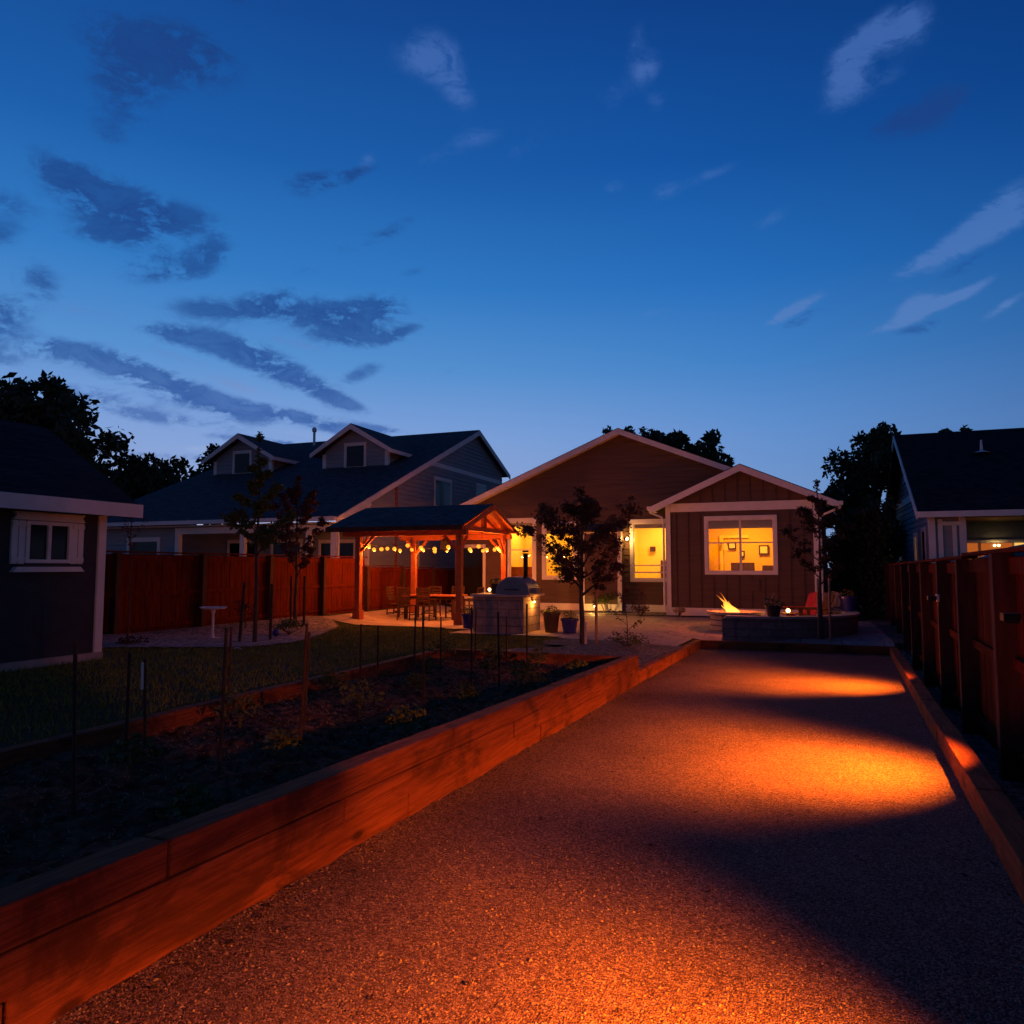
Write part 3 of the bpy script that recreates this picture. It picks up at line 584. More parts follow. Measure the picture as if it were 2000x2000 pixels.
# windows of the rear wall
window(H, -10.58, -9.35, 1.12, 3.58, YW, .14, rail=2.35)
window(H, -9.12, -7.72, 1.21, 3.40, YW, .13, rail=2.3)
window(H, -5.72, -4.0, 1.15, 3.43, YW, .13, rail=1.75)
window(H, -12.71, -11.46, .42, 2.58, YW, .09, glass='dglass')
room(H, -10.75, -9.2, YW + .08, YW + 2.6, .9, 3.7, M['roomw'], 84, (1, .42, .07))
room(H, -9.15, -7.4, YW + .09, YW + 2.4, .9, 3.7, M['roomw'], 76, (1, .38, .06))
room(H, -5.95, -3.5, YW + .08, YW + 2.6, .9, 3.7, M['roomw'], 130, (1, .41, .06))
obj('blind', MB().box(-9.0, -7.84, YW + .1, YW + .13, 2.95, 3.3), M['blind'], H); obj('blind', MB().box(-5.6, -4.1, YW + .1, YW + .13, 3.1, 3.35), M['blind'], H)
obj('blind', MB().box(-10.46, -9.47, YW + .1, YW + .13, 3.25, 3.5), M['blind'], H)
obj('cabinet', MB().box(-10.2, -9.3, YW + 1.9, YW + 2.5, 2.35, 3.1).box(-10.7, -9.25, YW + .6, YW + 1.0, .95, 1.7), M['cedar_beam'], H)
# tilted awning sash of the third window
obj('awning_sash', MB().cbox((-4.86, YW - .16, 1.50), (1.40, .03, .05)).cbox((-4.86, YW - .24, 1.22), (1.40, .03, .06)).cbox((-5.54, YW - .2, 1.36), (.05, .03, .34), rx=-.27).cbox((-4.18, YW - .2, 1.36), (.05, .03, .34), rx=-.27), M['white'], H)
# bump-out between the second and third window
obj('bay_siding', siding_wall(YW - .62, -7.36, -5.94, .36, lambda x: 3.0, course=.178), M['siding'], H, fixn=False)
obj('bay_wall', MB().box(-7.36, -5.94, YW - .60, YW - .01, .34, 3.0), M['siding'], H)
obj('bay_trim', MB().box(-7.42, -7.28, YW - .66, YW - .57, .12, 3.05).box(-6.05, -5.91, YW - .66, YW - .57, .12, 3.05).box(-7.28, -6.05, YW - .655, YW - .6, .12, .36).box(-7.28, -6.05, YW - .655, YW - .6, 2.9, 3.05), M['white'], H)
obj('bay_roof', MB().prism([(YW - .8, 3.02), (YW - .01, 3.30), (YW - .01, 3.22), (YW - .8, 2.96)], 'x', -7.5, -5.82), M['shingle'], H)
# gabled extension
YE = 25.6; EX, EZ, ES = -1.71, 5.09, .445
def etop(x): return EZ - .12 - ES * abs(x - EX)
mb = MB(); x0, x1 = -4.2, .62; wx0, wx1, wz0, wz1 = -2.82, -.72, 1.55, 3.3
mb.prism([(x0, .1), (wx0, .1), (wx0, etop(wx0)), (x0, etop(x0))], 'y', YE, YE + .1); mb.prism([(wx1, .1), (x1, .1), (x1, etop(x1)), (wx1, etop(wx1))], 'y', YE, YE + .1)
mb.box(wx0, wx1, YE, YE + .1, .1, wz0); mb.prism([(wx0, wz1), (wx1, wz1), (wx1, etop(wx1)), (EX, etop(EX)), (wx0, etop(wx0))], 'y', YE, YE + .1)
mb.box(x0, x0 + .1, YE + .1, YW, .1, 3.8).box(x1 - .1, x1, YE + .1, YW + 6, .1, 3.8)
obj('board_wall', mb, M['siding'], H)
bt = MB(); k = x0 + .30
while k < x1 - .1:
    for za, zb in ((.34, 3.55), (3.87, etop(k) - .02)):
        if zb - za < .1: continue
        if za < 3 and wx0 - .12 < k < wx1 + .12: bt.box(k - .03, k + .03, YE - .036, YE + .01, za, wz0 - .16)
        else: bt.box(k - .03, k + .03, YE - .036, YE + .01, za, zb)
    k += .405
obj('batten', bt, M['siding'], H)
obj('trim_band', MB().box(x0 + .15, x1 - .15, YE - .04, YE, 3.57, 3.86), M['white'], H)
obj('corner_board', MB().box(x0 - .02, x0 + .14, YE - .045, YE + .1, .05, 3.9), M['white'], H); obj('corner_board', MB().box(x1 - .14, x1 + .02, YE - .045, YE + .1, .05, 3.9), M['white'], H)
obj('skirt_board', MB().box(x0 + .14, x1 - .14, YE - .045, YE, .05, .32), M['white'], H)
erf, ezl, ezr = gable_roof(H, EX, EZ, ES, -4.66, 1.24, 25.18, 26.78, fascia=.22)
obj('roof', MB().prism([(-4.66, ezl - .0), (EX, EZ), (1.24, ezr), (1.24, ezr - .11), (EX, EZ - .11), (-4.66, ezl - .11)], 'y', 26.79, 30), M['shingle'], H)
obj('soffit', MB().prism([(-4.6, ezl - .15), (EX, EZ - .14), (EX, EZ - .17), (-4.6, ezl - .18)], 'y', 25.19, 25.6).prism([(EX, EZ - .14), (1.2, ezr - .15), (1.2, ezr - .18), (EX, EZ - .17)], 'y', 25.19, 25.6), M['white'], erf)
window(H, -2.93, -.61, 1.44, 3.40, YE, .11, mull=(-1.77,), rail=2.50)
room(H, -3.6, .3, YE + .2, YE + 3.4, .6, 3.7, M['room'], 175, (1, .35, .015))
obj('blind', MB().box(-2.80, -.74, YE + .12, YE + .15, 2.98, 3.3), M['blind'], H)
for a, b, c, d in ((-2.45, -2.15, 2.35, 2.62), (-2.0, -1.85, 2.05, 2.3), (-1.35, -1.0, 2.15, 2.5)):
    pf = obj('picture_frame', MB().box(a, b, YE + 3.3, YE + 3.37, c, d), M['cedar_dk'], H); obj('picture', MB().box(a + .05, b - .05, YE + 3.28, YE + 3.3, c + .05, d - .05), M['white'], pf)
obj('sideboard', MB().box(-2.3, -1.5, YE + 2.6, YE + 3.1, .6, 1.85).box(-1.2, -.8, YE + 2.4, YE + 2.9, .6, 1.75), M['cedar_dk'], H)
obj('standing_lamp', MB().tube([(-2.55, YE + 2.7, .6), (-2.55, YE + 2.7, 2.3)], .02, 6).lathe([(.17, 2.3), (.11, 2.58)], (-2.55, YE + 2.7, 0), 12), M['blind'], H)
obj('kitchen_shelf', MB().box(-5.0, -4.2, YW + 2.2, YW + 2.55, 1.2, 1.95).box(-5.45, -5.25, YW + 2.45, YW + 2.55, 2.3, 2.5).box(-8.9, -8.3, YW + 1.9, YW + 2.3, 1.2, 2.0), M['cedar_dk'], H)
obj('inner_door', MB().box(-.55, .25, YE + 3.2, YE + 3.38, .6, 2.75), M['cedar_dk'], H); obj('inner_trim', MB().box(-2.75, -2.62, YE + 3.3, YE + 3.38, .6, 2.9).box(-2.62, -1.7, YE + 3.31, YE + 3.38, 2.78, 2.88), M['roomw'], H)
obj('gutter', MB().box(-4.78, -4.66, 25.15, 26.6, ezl - .14, ezl - .02), M['white'], H); obj('gutter', MB().box(1.24, 1.36, 25.15, 28, ezr - .14, ezr - .02), M['white'], H)
obj('downspout', MB().tube([(-4.72, 25.3, ezl - .12), (-4.70, 25.32, ezl - .22), (-4.34, 25.5, ezl - .38), (-4.28, 25.52, ezl - .5), (-4.28, 25.52, .2)], .038, 6), M['white'], H)
obj('downspout', MB().tube([(1.30, 25.3, ezr - .12), (1.28, 25.32, ezr - .22), (.78, 25.5, ezr - .42), (.70, 25.52, ezr - .5), (.70, 25.52, .2)], .038, 6), M['white'], H)
obj('access_panel', MB().box(-1.62, -1.20, YE - .05, YE - .022, .92, 1.28), M['siding'], H)
sc = thing('wall_sconce', 'glowing wall lamp beside the window left of the gabled extension', 'wall lamp', (-5.80, YW - .12, 2.72))
obj('bracket', MB().box(-.04, .04, -.02, .12, -.06, .08), M['black'], sc); obj('bulb', MB().ball((0, -.05, 0), .06, 8), M['lamp'], sc, smooth=True)
light('sconce_light', 'POINT', (.0, -.22, 0), 26, (1, .45, .1), sc, shadow_soft_size=.05)

# ------------------------------------------------------------------ neighbour house, left
NL = thing('neighbour_house', 'blue grey house with two dormers behind the left fence', 'house', (0, 0, 0))
GX = -15.4; FY, FZ, RY, RZ, BY, BZ = 22.35, 3.50, 35.1, 8.86, 39.5, 7.0; LX = -28.6; s1 = (RZ - FZ) / (RY - FY)
nr = obj('roof', MB().prism([(FY, FZ), (RY, RZ), (BY, BZ), (BY, BZ - .14), (RY, RZ - .14), (FY, FZ - .14)], 'x', LX, GX), M['shingle'], NL)
obj('rake_board', MB().prism([(FY, FZ - .03), (RY, RZ - .03), (RY, RZ - .29), (FY, FZ - .25)], 'x', GX + .001, GX + .04), M['white'], nr)
obj('rake_board', MB().prism([(RY, RZ - .03), (BY, BZ - .03), (BY, BZ - .29), (RY, RZ - .29)], 'x', GX + .001, GX + .04), M['white'], nr)
obj('gutter', MB().box(LX, GX, FY - .13, FY - .005, FZ - .15, FZ + .0), M['white'], NL)
def gtop(y): return (FZ + s1 * (y - FY) if y < RY else RZ - (RZ - BZ) / (BY - RY) * (y - RY)) - .15
gw = siding_wall(GX - .3, 24.9, 39.0, .4, gtop, out=1); obj('siding', swap_xy(gw), M['bluegrey'], NL, fixn=False)
obj('belt_board', MB().box(GX - .3, GX - .26, 29.7, 38.7, 6.36, 6.58), M['white'], NL)
obj('corner_board', MB().box(GX - .42, GX - .255, 24.82, 25.0, 0, 4.35), M['white'], NL)
obj('trim_post', MB().box(GX - .3, GX - .24, 27.0, 27.14, 0, 5.2), M['cedar_beam'], NL)
window(NL, 30.5, 32.35, 4.42, 5.92, GX - .3, .13, out=1, swap=True, glass='dglass'); window(NL, 35.3, 36.6, 4.9, 6.1, GX - .3, .1, out=1, swap=True, glass='dglass')
obj('downspout', MB().tube([(GX - .24, 29.0, 3.4), (GX - .24, 29.0, .3)], .04, 6), M['white'], NL)
obj('siding', siding_wall(22.9, LX + .4, -23.2, .4, lambda x: 3.4), M['bluegrey'], NL, fixn=False)
window(NL, -26.0, -24.2, 1.3, 2.9, 22.9, .13, glass='dglass')
obj('porch_wall', siding_wall(25.4, -28.1, -15.75, .4, lambda x: 3.3), M['bluegrey'], NL, fixn=False)
window(NL, -23.0, -21.4, 1.1, 2.85, 25.4, .1, glass='dglass'); window(NL, -20.7, -19.1, .35, 2.85, 25.4, .1, glass='dglass'); window(NL, -18.3, -16.5, .35, 2.8, 25.4, .1, glass='dglass')
obj('porch_ceiling', MB().box(-28.2, GX - .3, 22.5, 25.4, 3.28, 3.33), M['white'], NL)
obj('porch_beam', MB().box(-23.3, -15.7, 22.75, 22.95, 3.0, 3.25), M['white'], NL)
for x, l in ((-23.2, 0), (-19.95, 0), (-16.9, 0), (-15.8, 0)): obj('porch_column', MB().box(x - .1, x + .1, 22.76, 22.94, 0, 3.0), M['white'], NL)
obj('gable_rafter', MB().beam((GX - .2, 22.85, 3.25), (GX - .2, 24.9, 4.2), .12, .2), M['white'], NL)
obj('downspout', MB().tube([(GX - .5, 22.3, 3.38), (GX - .45, 22.35, 3.25), (GX - .15, 22.7, 3.0), (GX - .15, 22.75, 2.8), (GX - .15, 22.75, .3)], .04, 6), M['white'], NL)
obj('floor_slab', MB().box(LX, GX - .25, 22.7, 39, -.4, .38), M['concrete'], NL)
vp = obj('vent_pipe', MB().tube([(-25.1, 34.2, 8.3), (-25.1, 34.2, 9.25)], .07, 10), M['white'], NL); obj('vent_cap', MB().tube([(-25.1, 34.2, 9.2), (-25.1, 34.2, 9.28), (-25.1, 34.2, 9.42), (-25.1, 34.2, 9.5)], [.07, .13, .13, .06], 10), M['white'], vp)
for (a, b, px, pz, ez, xl, xr, w0, w1) in ((-20.72, -17.35, -19.05, 8.30, 7.0, -21.25, -16.88, -19.62, -18.42), (-27.25, -23.85, -25.55, 8.26, 7.0, -27.78, -23.35, -26.15, -24.98)):
    fy = 29.07; dm_ = obj('dormer', MB().box(a, b, fy + .03, 33, 5.9, 6.95), M['bluegrey'], NL)
    obj('siding', siding_wall(fy, a, b, 6.15, lambda x, px=px, pz=pz, ez=ez, xl=xl: pz - .2 - (pz - ez) / (px - xl) * abs(x - px)), M['bluegrey'], dm_, fixn=False)
    sl = (pz - ez) / (px - xl); e2 = pz - sl * (xr - px)
    obj('dormer_roof', MB().prism([(xl, ez), (px, pz), (xr, e2), (xr, e2 - .12), (px, pz - .12), (xl, ez - .12)], 'y', 28.66, 35.0), M['shingle'], dm_)
    obj('rake_board', MB().prism([(xl, ez - .02), (px, pz - .02), (px, pz - .27), (xl, ez - .22)], 'y', 28.62, 28.659), M['white'], dm_); obj('rake_board', MB().prism([(px, pz - .02), (xr, e2 - .02), (xr, e2 - .22), (px, pz - .27)], 'y', 28.62, 28.659), M['white'], dm_)
    obj('eave_board', MB().box(xr - .02, xr + .02, 28.66, 33, e2 - .2, e2 - .03), M['white'], dm_)
    for x in (a, b): obj('corner_board', MB().box(x - .09, x + .09, fy - .04, fy + .12, 6.05, 6.98), M['white'], dm_)
    window(dm_, w0, w1, 6.2, 7.45, fy, .11, glass='dglass')

# ------------------------------------------------------------------ neighbour house, right
NR = thing('neighbour_house', 'dark house with a long roof behind the right fence', 'house', (0, 0, 0))
XA = 3.55
nr2 = obj('roof', MB().prism([(26.2, 3.45), (31.3, 6.72), (36.4, 3.45), (36.4, 3.3), (31.3, 6.57), (26.2, 3.3)], 'x', XA, 20), M['shingle_dk'], NR)
obj('rake_board', MB().prism([(26.2, 3.43), (31.3, 6.70), (31.3, 6.5), (26.2, 3.2)], 'x', XA - .04, XA - .001), M['white'], nr2); obj('rake_board', MB().prism([(31.3, 6.70), (36.4, 3.43), (36.4, 3.2), (31.3, 6.5)], 'x', XA - .04, XA - .001), M['white'], nr2)
def rtopf(y): return 6.5 - .641 * abs(y - 31.3)
obj('siding', swap_xy(siding_wall(XA + .38, 26.6, 36.0, .3, rtopf, [(29.2, 29.8, 1.2, 2.8)])), M['bluegrey'], NR, fixn=False)
obj('belt_board', MB().box(XA + .32, XA + .36, 28.0, 34.6, 4.05, 4.3), M['white'], NR)
obj('gable_vent', MB().box(XA + .30, XA + .36, 30.4, 31.6, 4.9, 5.8), M['white'], NR)
window(NR, 29.1, 29.9, 1.1, 2.9, XA + .38, .1, swap=True, glass='glass'); window(NR, 27.3, 28.1, .9, 3.0, XA + .38, .1, swap=True, glass='dglass')
M['litw'] = emat('lit_blind', (1, .55, .12), 1.0); M['litdim'] = emat('lit_room', (1, .22, .03), .42)
obj('lit_blind', MB().box(XA + .48, XA + .5, 29.15, 29.85, 1.1, 2.9), M['litw'], NR)
obj('gutter', MB().box(XA, 20, 26.06, 26.19, 3.24, 3.42), M['white'], NR); obj('corner_board', MB().box(XA + .34, XA + .52, 26.55, 26.7, 0, 3.3), M['white'], NR)
obj('porch_wall', MB().box(XA + .52, 4.9, 26.62, 26.7, 0, 3.3).box(4.82, 4.9, 26.7, 29.4, 0, 3.3).box(4.9, 14, 29.4, 29.5, 0, 3.3), M['bluegrey'], NR)
obj('porch_trim', MB().box(4.15, 4.28, 26.58, 26.62, 0, 3.2).box(4.55, 4.66, 26.56, 26.62, 0, 3.0).box(4.74, 4.92, 26.55, 26.62, 0, 3.3).box(4.15, 4.9, 26.57, 26.615, 3.0, 3.12), M['white'], NR)
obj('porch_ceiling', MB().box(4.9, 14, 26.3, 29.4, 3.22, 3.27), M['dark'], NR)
obj('porch_window', MB().box(5.15, 7.2, 29.34, 29.39, .6, 2.62), M['white'], NR); obj('lit_pane', MB().box(5.25, 5.75, 29.31, 29.335, .7, 2.5).box(5.85, 6.75, 29.31, 29.335, .7, 2.5), M['litdim'], NR)
obj('lit_pane', MB().box(6.82, 7.1, 29.31, 29.335, 1.9, 2.5), M['litw'], NR)
for x in (6.22, 6.34): obj('ceiling_bulb', MB().ball((x, 29.2, 2.42), .04, 6), M['lamp'], NR)
obj('roof_vent', MB().lathe([(.28, 0), (.05, .08), (.035, .4), (.035, .45)], (6.05, 29.6, 5.65), 12), M['white'], NR)
obj('downspout', MB().tube([(XA + .3, 36.3, 3.2), (XA + .34, 36.0, 2.9), (XA + .34, 36.0, .3)], .04, 6), M['white'], NR)

# ------------------------------------------------------------------ shed
SH = thing('garden_shed', 'dark panelled shed with pale window trim at the left edge', 'shed', (0, 0, 0))
SX = -9.68; SY = 8.08
obj('wall', MB().box(-13.2, SX, 3.0, SY, .45, 2.75), M['shedwall'], SH)
gb = MB().prism([(-13.25, 2.75), (SX + .02, 2.75), (-11.45, 3.85)], 'y', SY - .06, SY); obj('gable', gb, M['shedwall'], SH)
obj('foundation', MB().box(-13.3, SX + .05, 2.9, SY + .04, .1, .45), M['concrete'], SH)
shr = obj('roof', MB().prism([(-13.6, 2.62), (-11.45, 3.98), (-9.32, 2.62), (-9.32, 2.52), (-11.45, 3.86), (-13.6, 2.52)], 'y', 2.7, 8.42), M['shingle_dk'], SH)
obj('fascia', MB().box(-9.32, -9.29, 2.7, 8.44, 2.44, 2.64), M['white'], shr); obj('soffit', MB().box(SX, -9.33, 2.8, 8.4, 2.46, 2.49), M['cedar_dk'], shr)
obj('corner_board', MB().box(SX - .08, SX + .035, SY - .09, SY + .035, .42, 2.5), M['white'], SH)
wy0, wy1, wz0, wz1 = 6.93, 7.50, 1.80, 2.27
fr = obj('window', swap_xy(MB().box(wy0 - .05, wy1 + .05, SX + .002, SX + .05, wz1, wz1 + .05).box(wy0 - .05, wy1 + .05, SX + .002, SX + .05, wz0 - .05, wz0).box(wy0 - .05, wy0, SX + .002, SX + .05, wz0, wz1).box(wy1, wy1 + .05, SX + .002, SX + .05, wz0, wz1).box((wy0 + wy1) / 2 - .025, (wy0 + wy1) / 2 + .025, SX + .002, SX + .045, wz0, wz1)), M['white'], SH)
obj('pane', swap_xy(MB().box(wy0, wy1, SX + .002, SX + .012, wz0, wz1)), M['dglass'], fr)
obj('header', swap_xy(MB().prism([(wy0 - .24, wz1 + .06), (wy1 + .24, wz1 + .06), (wy1 + .20, wz1 + .12), (wy1 + .24, wz1 + .17), (wy0 - .24, wz1 + .17), (wy0 - .20, wz1 + .12)], 'y', SX + .002, SX + .06)), M['white'], fr)
obj('sill', swap_xy(MB().prism([(wy0 - .18, wz0 - .10), (wy1 + .18, wz0 - .10), (wy1 + .24, wz0 - .17), (wy0 - .24, wz0 - .17)], 'y', SX + .002, SX + .08)), M['white'], fr)
for c in (wy0 - .15, wy1 + .15): obj('shutter', swap_xy(MB().box(c - .09, c - .007, SX + .002, SX + .035, wz0 - .06, wz1 + .05).box(c + .007, c + .09, SX + .002, SX + .035, wz0 - .06, wz1 + .05).box(c - .09, c + .09, SX + .036, SX + .05, wz0 - .03, wz0 + .03).box(c - .09, c + .09, SX + .036, SX + .05, wz1 - .03, wz1 + .03)), M['white'], fr)

# ------------------------------------------------------------------ pergola
PG = thing('pergola', 'cedar pavilion with shingled gable roof over the dining table', 'pergola', (0, 0, 0))
px0, px1, py0, py1 = -12.55, -9.15, 19.45, 22.95; pb = 2.62
for x in (px0, px1):
    for y in (py0, py1):
        po = obj('post', MB().box(x - .085, x + .085, y - .085, y + .085, 0, pb), M['cedar_beam'], PG, bevel=.006)
        obj('post_base', MB().box(x - .125, x + .125, y - .125, y + .125, 0, .38), M['cedar_beam'], po, bevel=.006)
for y in (py0, py1): obj('beam', MB().box(px0 - .55, px1 + .25, y - .07, y + .07, pb, pb + .16), M['cedar_beam'], PG, bevel=.005)
for x in (px0, px1): obj('beam', MB().box(x - .07, x + .07, py0 - .35, py1 + .35, pb + .163, pb + .30), M['cedar_beam'], PG, bevel=.005)
for x, dx in ((px0, 1), (px1, -1)):
    for y, dy in ((py0, 1), (py1, -1)):
        obj('brace', MB().beam((x + dx * .05, y, pb - .48), (x + dx * .5, y, pb - .01), .07, .08).beam((x, y + dy * .05, pb - .48), (x, y + dy * .5, pb - .01), .07, .08), M['cedar_beam'], PG)
pr_y0, pr_y1, pr_ym, ez_, rz_ = 19.0, 23.45, 21.22, 2.90, 3.66
obj('roof', MB().prism([(pr_y0, ez_), (pr_ym, rz_), (pr_y1, ez_), (pr_y1, ez_ - .05), (pr_ym, rz_ - .05), (pr_y0, ez_ - .05)], 'x', -13.45, -8.86), M['shingle'], PG)
dk = MB()
for x in [-13.38 + i * .65 for i in range(8)]:
    dk.prism([(pr_y0 + .05, ez_ - .055), (pr_ym, rz_ - .055), (pr_ym, rz_ - .19), (pr_y0 + .05, ez_ - .17)], 'x', x, x + .05).prism([(pr_ym, rz_ - .055), (pr_y1 - .05, ez_ - .055), (pr_y1 - .05, ez_ - .17), (pr_ym, rz_ - .19)], 'x', x, x + .05)
obj('rafters', dk, M['cedar_beam'], PG)
obj('ceiling_boards', MB().prism([(pr_y0 + .02, ez_ - .055), (pr_ym, rz_ - .055), (pr_ym, rz_ - .075), (pr_y0 + .02, ez_ - .075)], 'x', -13.42, -8.9).prism([(pr_ym, rz_ - .055), (pr_y1 - .02, ez_ - .055), (pr_y1 - .02, ez_ - .075), (pr_ym, rz_ - .075)], 'x', -13.42, -8.9), M['cedar_beam'], PG)
for x in (px0, px1): obj('king_post', MB().box(x - .06, x + .06, pr_ym - .1, pr_ym + .1, pb + .3, rz_ - .1), M['cedar_beam'], PG)
obj('fascia', MB().box(-13.45, -8.86, pr_y0 - .035, pr_y0 - .002, ez_ - .15, ez_ - .01), M['cedar_dk'], PG)
# string lights
SL = thing('string_lights', 'warm globe bulbs strung under the pergola roof', 'string lights', (0, 0, 0))
cor = [(px0 + .12, py0 + .12, 2.46), (px1 - .12, py0 + .12, 2.46), (px1 - .12, py1 - .12, 2.46), (px0 + .12, py1 - .12, 2.46), (px0 + .12, py0 + .12, 2.46)]
bulbs = []; wire = []
for (a, b), nb_ in zip(zip(cor, cor[1:]), (7, 5, 7, 4)):
    for i in range(nb_ * 3 + 1):
        t = i / (nb_ * 3); sag = .14 * 4 * ((t * 2 % 1) * (1 - (t * 2 % 1))); p = (a[0] + (b[0] - a[0]) * t, a[1] + (b[1] - a[1]) * t, a[2] - sag); wire.append(p)
        if i % 3 == 1: bulbs.append(p)
obj('wire', MB().tube(wire, .006, 5), M['black'], SL)
for i, p in enumerate(bulbs):
    b = obj('bulb', MB().ball((p[0], p[1], p[2] - .095), .06, 8), M['bulb'], SL, smooth=True)
    obj('socket', MB().tube([(p[0], p[1], p[2]), (p[0], p[1], p[2] - .05)], .015, 6), M['black'], b)
    if i % 2 == 0: light('bulb_light', 'POINT', (p[0] + .02, p[1] + .01, p[2] - .16), 64 if not (p[0] > -9.7 and p[1] > 21.5) else 190, (1, .22, .025), SL, shadow_soft_size=.04)
fan = thing('hanging_lantern', 'small dark cage lantern hanging inside the pergola roof', 'lantern', (-10.55, 21.3, 2.25))
obj('cage', MB().tube([(0, 0, .9), (0, 0, .35)], .012, 5).lathe([(.02, .36), (.13, .28), (.14, .0), (.02, -.05)], k=6), M['black'], fan)

# ------------------------------------------------------------------ dining set
TB = thing('dining_table', 'long wooden patio table under the pergola', 'table', (-10.95, 21.45, .04))
obj('table_top', MB().box(-.95, .95, -.48, .48, .72, .76), M['cedar_beam'], TB, bevel=.006); obj('apron', MB().box(-.85, .85, -.4, .4, .63, .715), M['cedar_dk'], TB)
for x in (-.84, .84):
    for y in (-.38, .38): obj('leg', MB().box(x - .04, x + .04, y - .04, y + .04, 0, .63), M['cedar_dk'], TB)
def make_chair():
    c = thing('patio_chair', 'slatted wooden dining chair', 'chair', (0, 0, 0))
    sl = MB()
    for k in range(5): sl.box(-.22, .22, -.2 + k * .085, -.2 + k * .085 + .07, .43, .455)
    obj('seat', sl, M['cedar_dk'], c); b = MB()
    for k in range(5): b.cbox((0, -.235 - .012 * k, .60 + k * .095), (.40, .018, .06), rx=.12)
    obj('backrest', b, M['cedar_dk'], c)
    for x in (-.21, .21):
        obj('leg', MB().beam((x, .2, 0), (x, .2, .64), .04, .04, (0, 1, 0)), M['cedar_dk'], c)
        obj('leg', MB().tube([(x, -.26, 0), (x, -.22, .44), (x, -.30, 1.02)], .024, 5), M['cedar_dk'], c)
        obj('armrest', MB().box(x - .03, x + .03, -.24, .25, .64, .665), M['cedar_dk'], c)
    obj('stretcher', MB().box(-.2, .2, -.02, .02, .2, .23).box(-.225, -.195, -.2, .2, .15, .18).box(.195, .225, -.2, .2, .15, .18), M['cedar_dk'], c)
    return c
ch0 = make_chair()
for i, (x, y, a, lab) in enumerate(((-12.35, 21.45, -90, 'slatted chair at the left end of the dining table'), (-11.55, 20.72, 0, 'left of the two slatted chairs on the near side of the table'), (-10.85, 20.70, 0, 'right of the two slatted chairs on the near side of the table'),
        (-11.45, 22.15, 180, 'slatted chair on the far side of the table, left one'), (-10.6, 22.15, 180, 'slatted chair on the far side of the table, right one'), (-9.62, 21.4, 90, 'slatted chair at the right end of the table next to the oven counter'))):
    c = ch0 if i == 0 else copy_tree(ch0)
    c.location = (x, y, .04); c.rotation_euler = (0, 0, R(a)); tag(c, lab, 'chair', 'dining chairs around the patio table')

# ------------------------------------------------------------------ oven counter, oven, things on it
CT = thing('outdoor_counter', 'stone block counter carrying the domed pizza oven', 'counter', (0, 0, 0))
cx0, cx1, cy0, cy1 = -7.82, -6.44, 17.45, 18.75
obj('block_base', MB().box(cx0, cx1, cy0, cy1, -.02, .93), M['stone3'], CT, bevel=.01); obj('counter_top', MB().box(cx0 - .06, cx1 + .10, cy0 - .06, cy1 + .06, .935, 1.0), M['concrete'], CT, bevel=.01)
obj('door_panel', MB().box(-7.5, -6.85, cy0 - .012, cy0 - .002, .12, .72), M['stone3'], CT)
OV = thing('pizza_oven', 'steel domed pizza oven with a black chimney on the stone counter', 'oven', (-6.80, 17.98, 1.0))
prof = [(-.46 * math.cos(math.pi * i / 16), .42 * math.sin(math.pi * i / 16) + .03) for i in range(17)]
obj('dome', MB().prism([(-.46, 0)] + prof + [(.46, 0)], 'y', -.38, .5), M['metal'], OV, bevel=.01)
obj('chimney', MB().tube([(.17, .15, .42), (.17, .15, 1.03)], .06, 14), M['black'], OV, smooth=True); obj('chimney_cap', MB().tube([(.17, .15, 1.02), (.17, .15, 1.05)], .085, 14).tube([(.17, .15, 1.08), (.17, .15, 1.12)], .08, 14), M['black'], OV)
obj('side_box', MB().box(.465, .62, -.3, .1, .02, .16), M['metal'], OV); obj('handle', MB().tube([(-.2, -.42, .12), (.2, -.42, .12)], .012, 6), M['black'], OV)
def leafy(mb, c, r, n, s, rs, flat=1.0):
    for _ in range(n):
        d = Vector((rs.gauss(0, 1), rs.gauss(0, 1), abs(rs.gauss(0, 1)) * flat)); d = d.normalized() * r * rs.random() ** .4; p = Vector(c) + d
        a = Vector((rs.uniform(-1, 1), rs.uniform(-1, 1), rs.uniform(-.6, 1))).normalized(); b = a.orthogonal().normalized(); b.rotate(Matrix.Rotation(rs.random() * 6, 3, a)); q = s * rs.uniform(.6, 1.3)
        mb.quad(p - a * q, p + b * q * .45, p + a * q, p - b * q * .45)
    return mb
def pot(name, lab, cat, loc, r, h, m, leafm, flm, seed, lr=1.0, nl=160, group=None, leaf_s=.03):
    rs = random.Random(seed); t = thing(name, lab, cat, loc, 0, group)
    obj('pot', MB().lathe([(.001, 0), (r * .72, 0), (r * .95, h * .85), (r * 1.06, h * .86), (r * 1.06, h), (r * .93, h), (r * .9, h * .88), (.001, h * .88)], k=24), m, t, smooth=False)
    obj('foliage', leafy(MB(), (0, 0, h * .95), r * 1.25 * lr, nl, leaf_s, rs), leafm, t, fixn=False)
    if flm: obj('flowers', leafy(MB(), (0, 0, h * 1.05), r * 1.3 * lr, 26, leaf_s * .8, rs, .7), flm, t, fixn=False)
    return t
pot('potted_plant', 'dark potted plant standing on the oven counter left of the dome', 'potted plant', (-7.42, 18.0, 1.0), .14, .25, M['darkpot'], M['greenleaf'], None, 1, 1.1)
pot('potted_plant', 'blue glazed pot of flowers beside the front pergola post', 'potted plant', (-8.45, 18.55, .04), .19, .38, M['bluepot'], M['greenleaf'], M['flower'], 2)
pot('potted_plant', 'blue glazed pot on the patio right of the barrel planter', 'potted plant', (-5.42, 18.05, .04), .22, .36, M['bluepot'], M['greenleaf'], None, 3, .8)
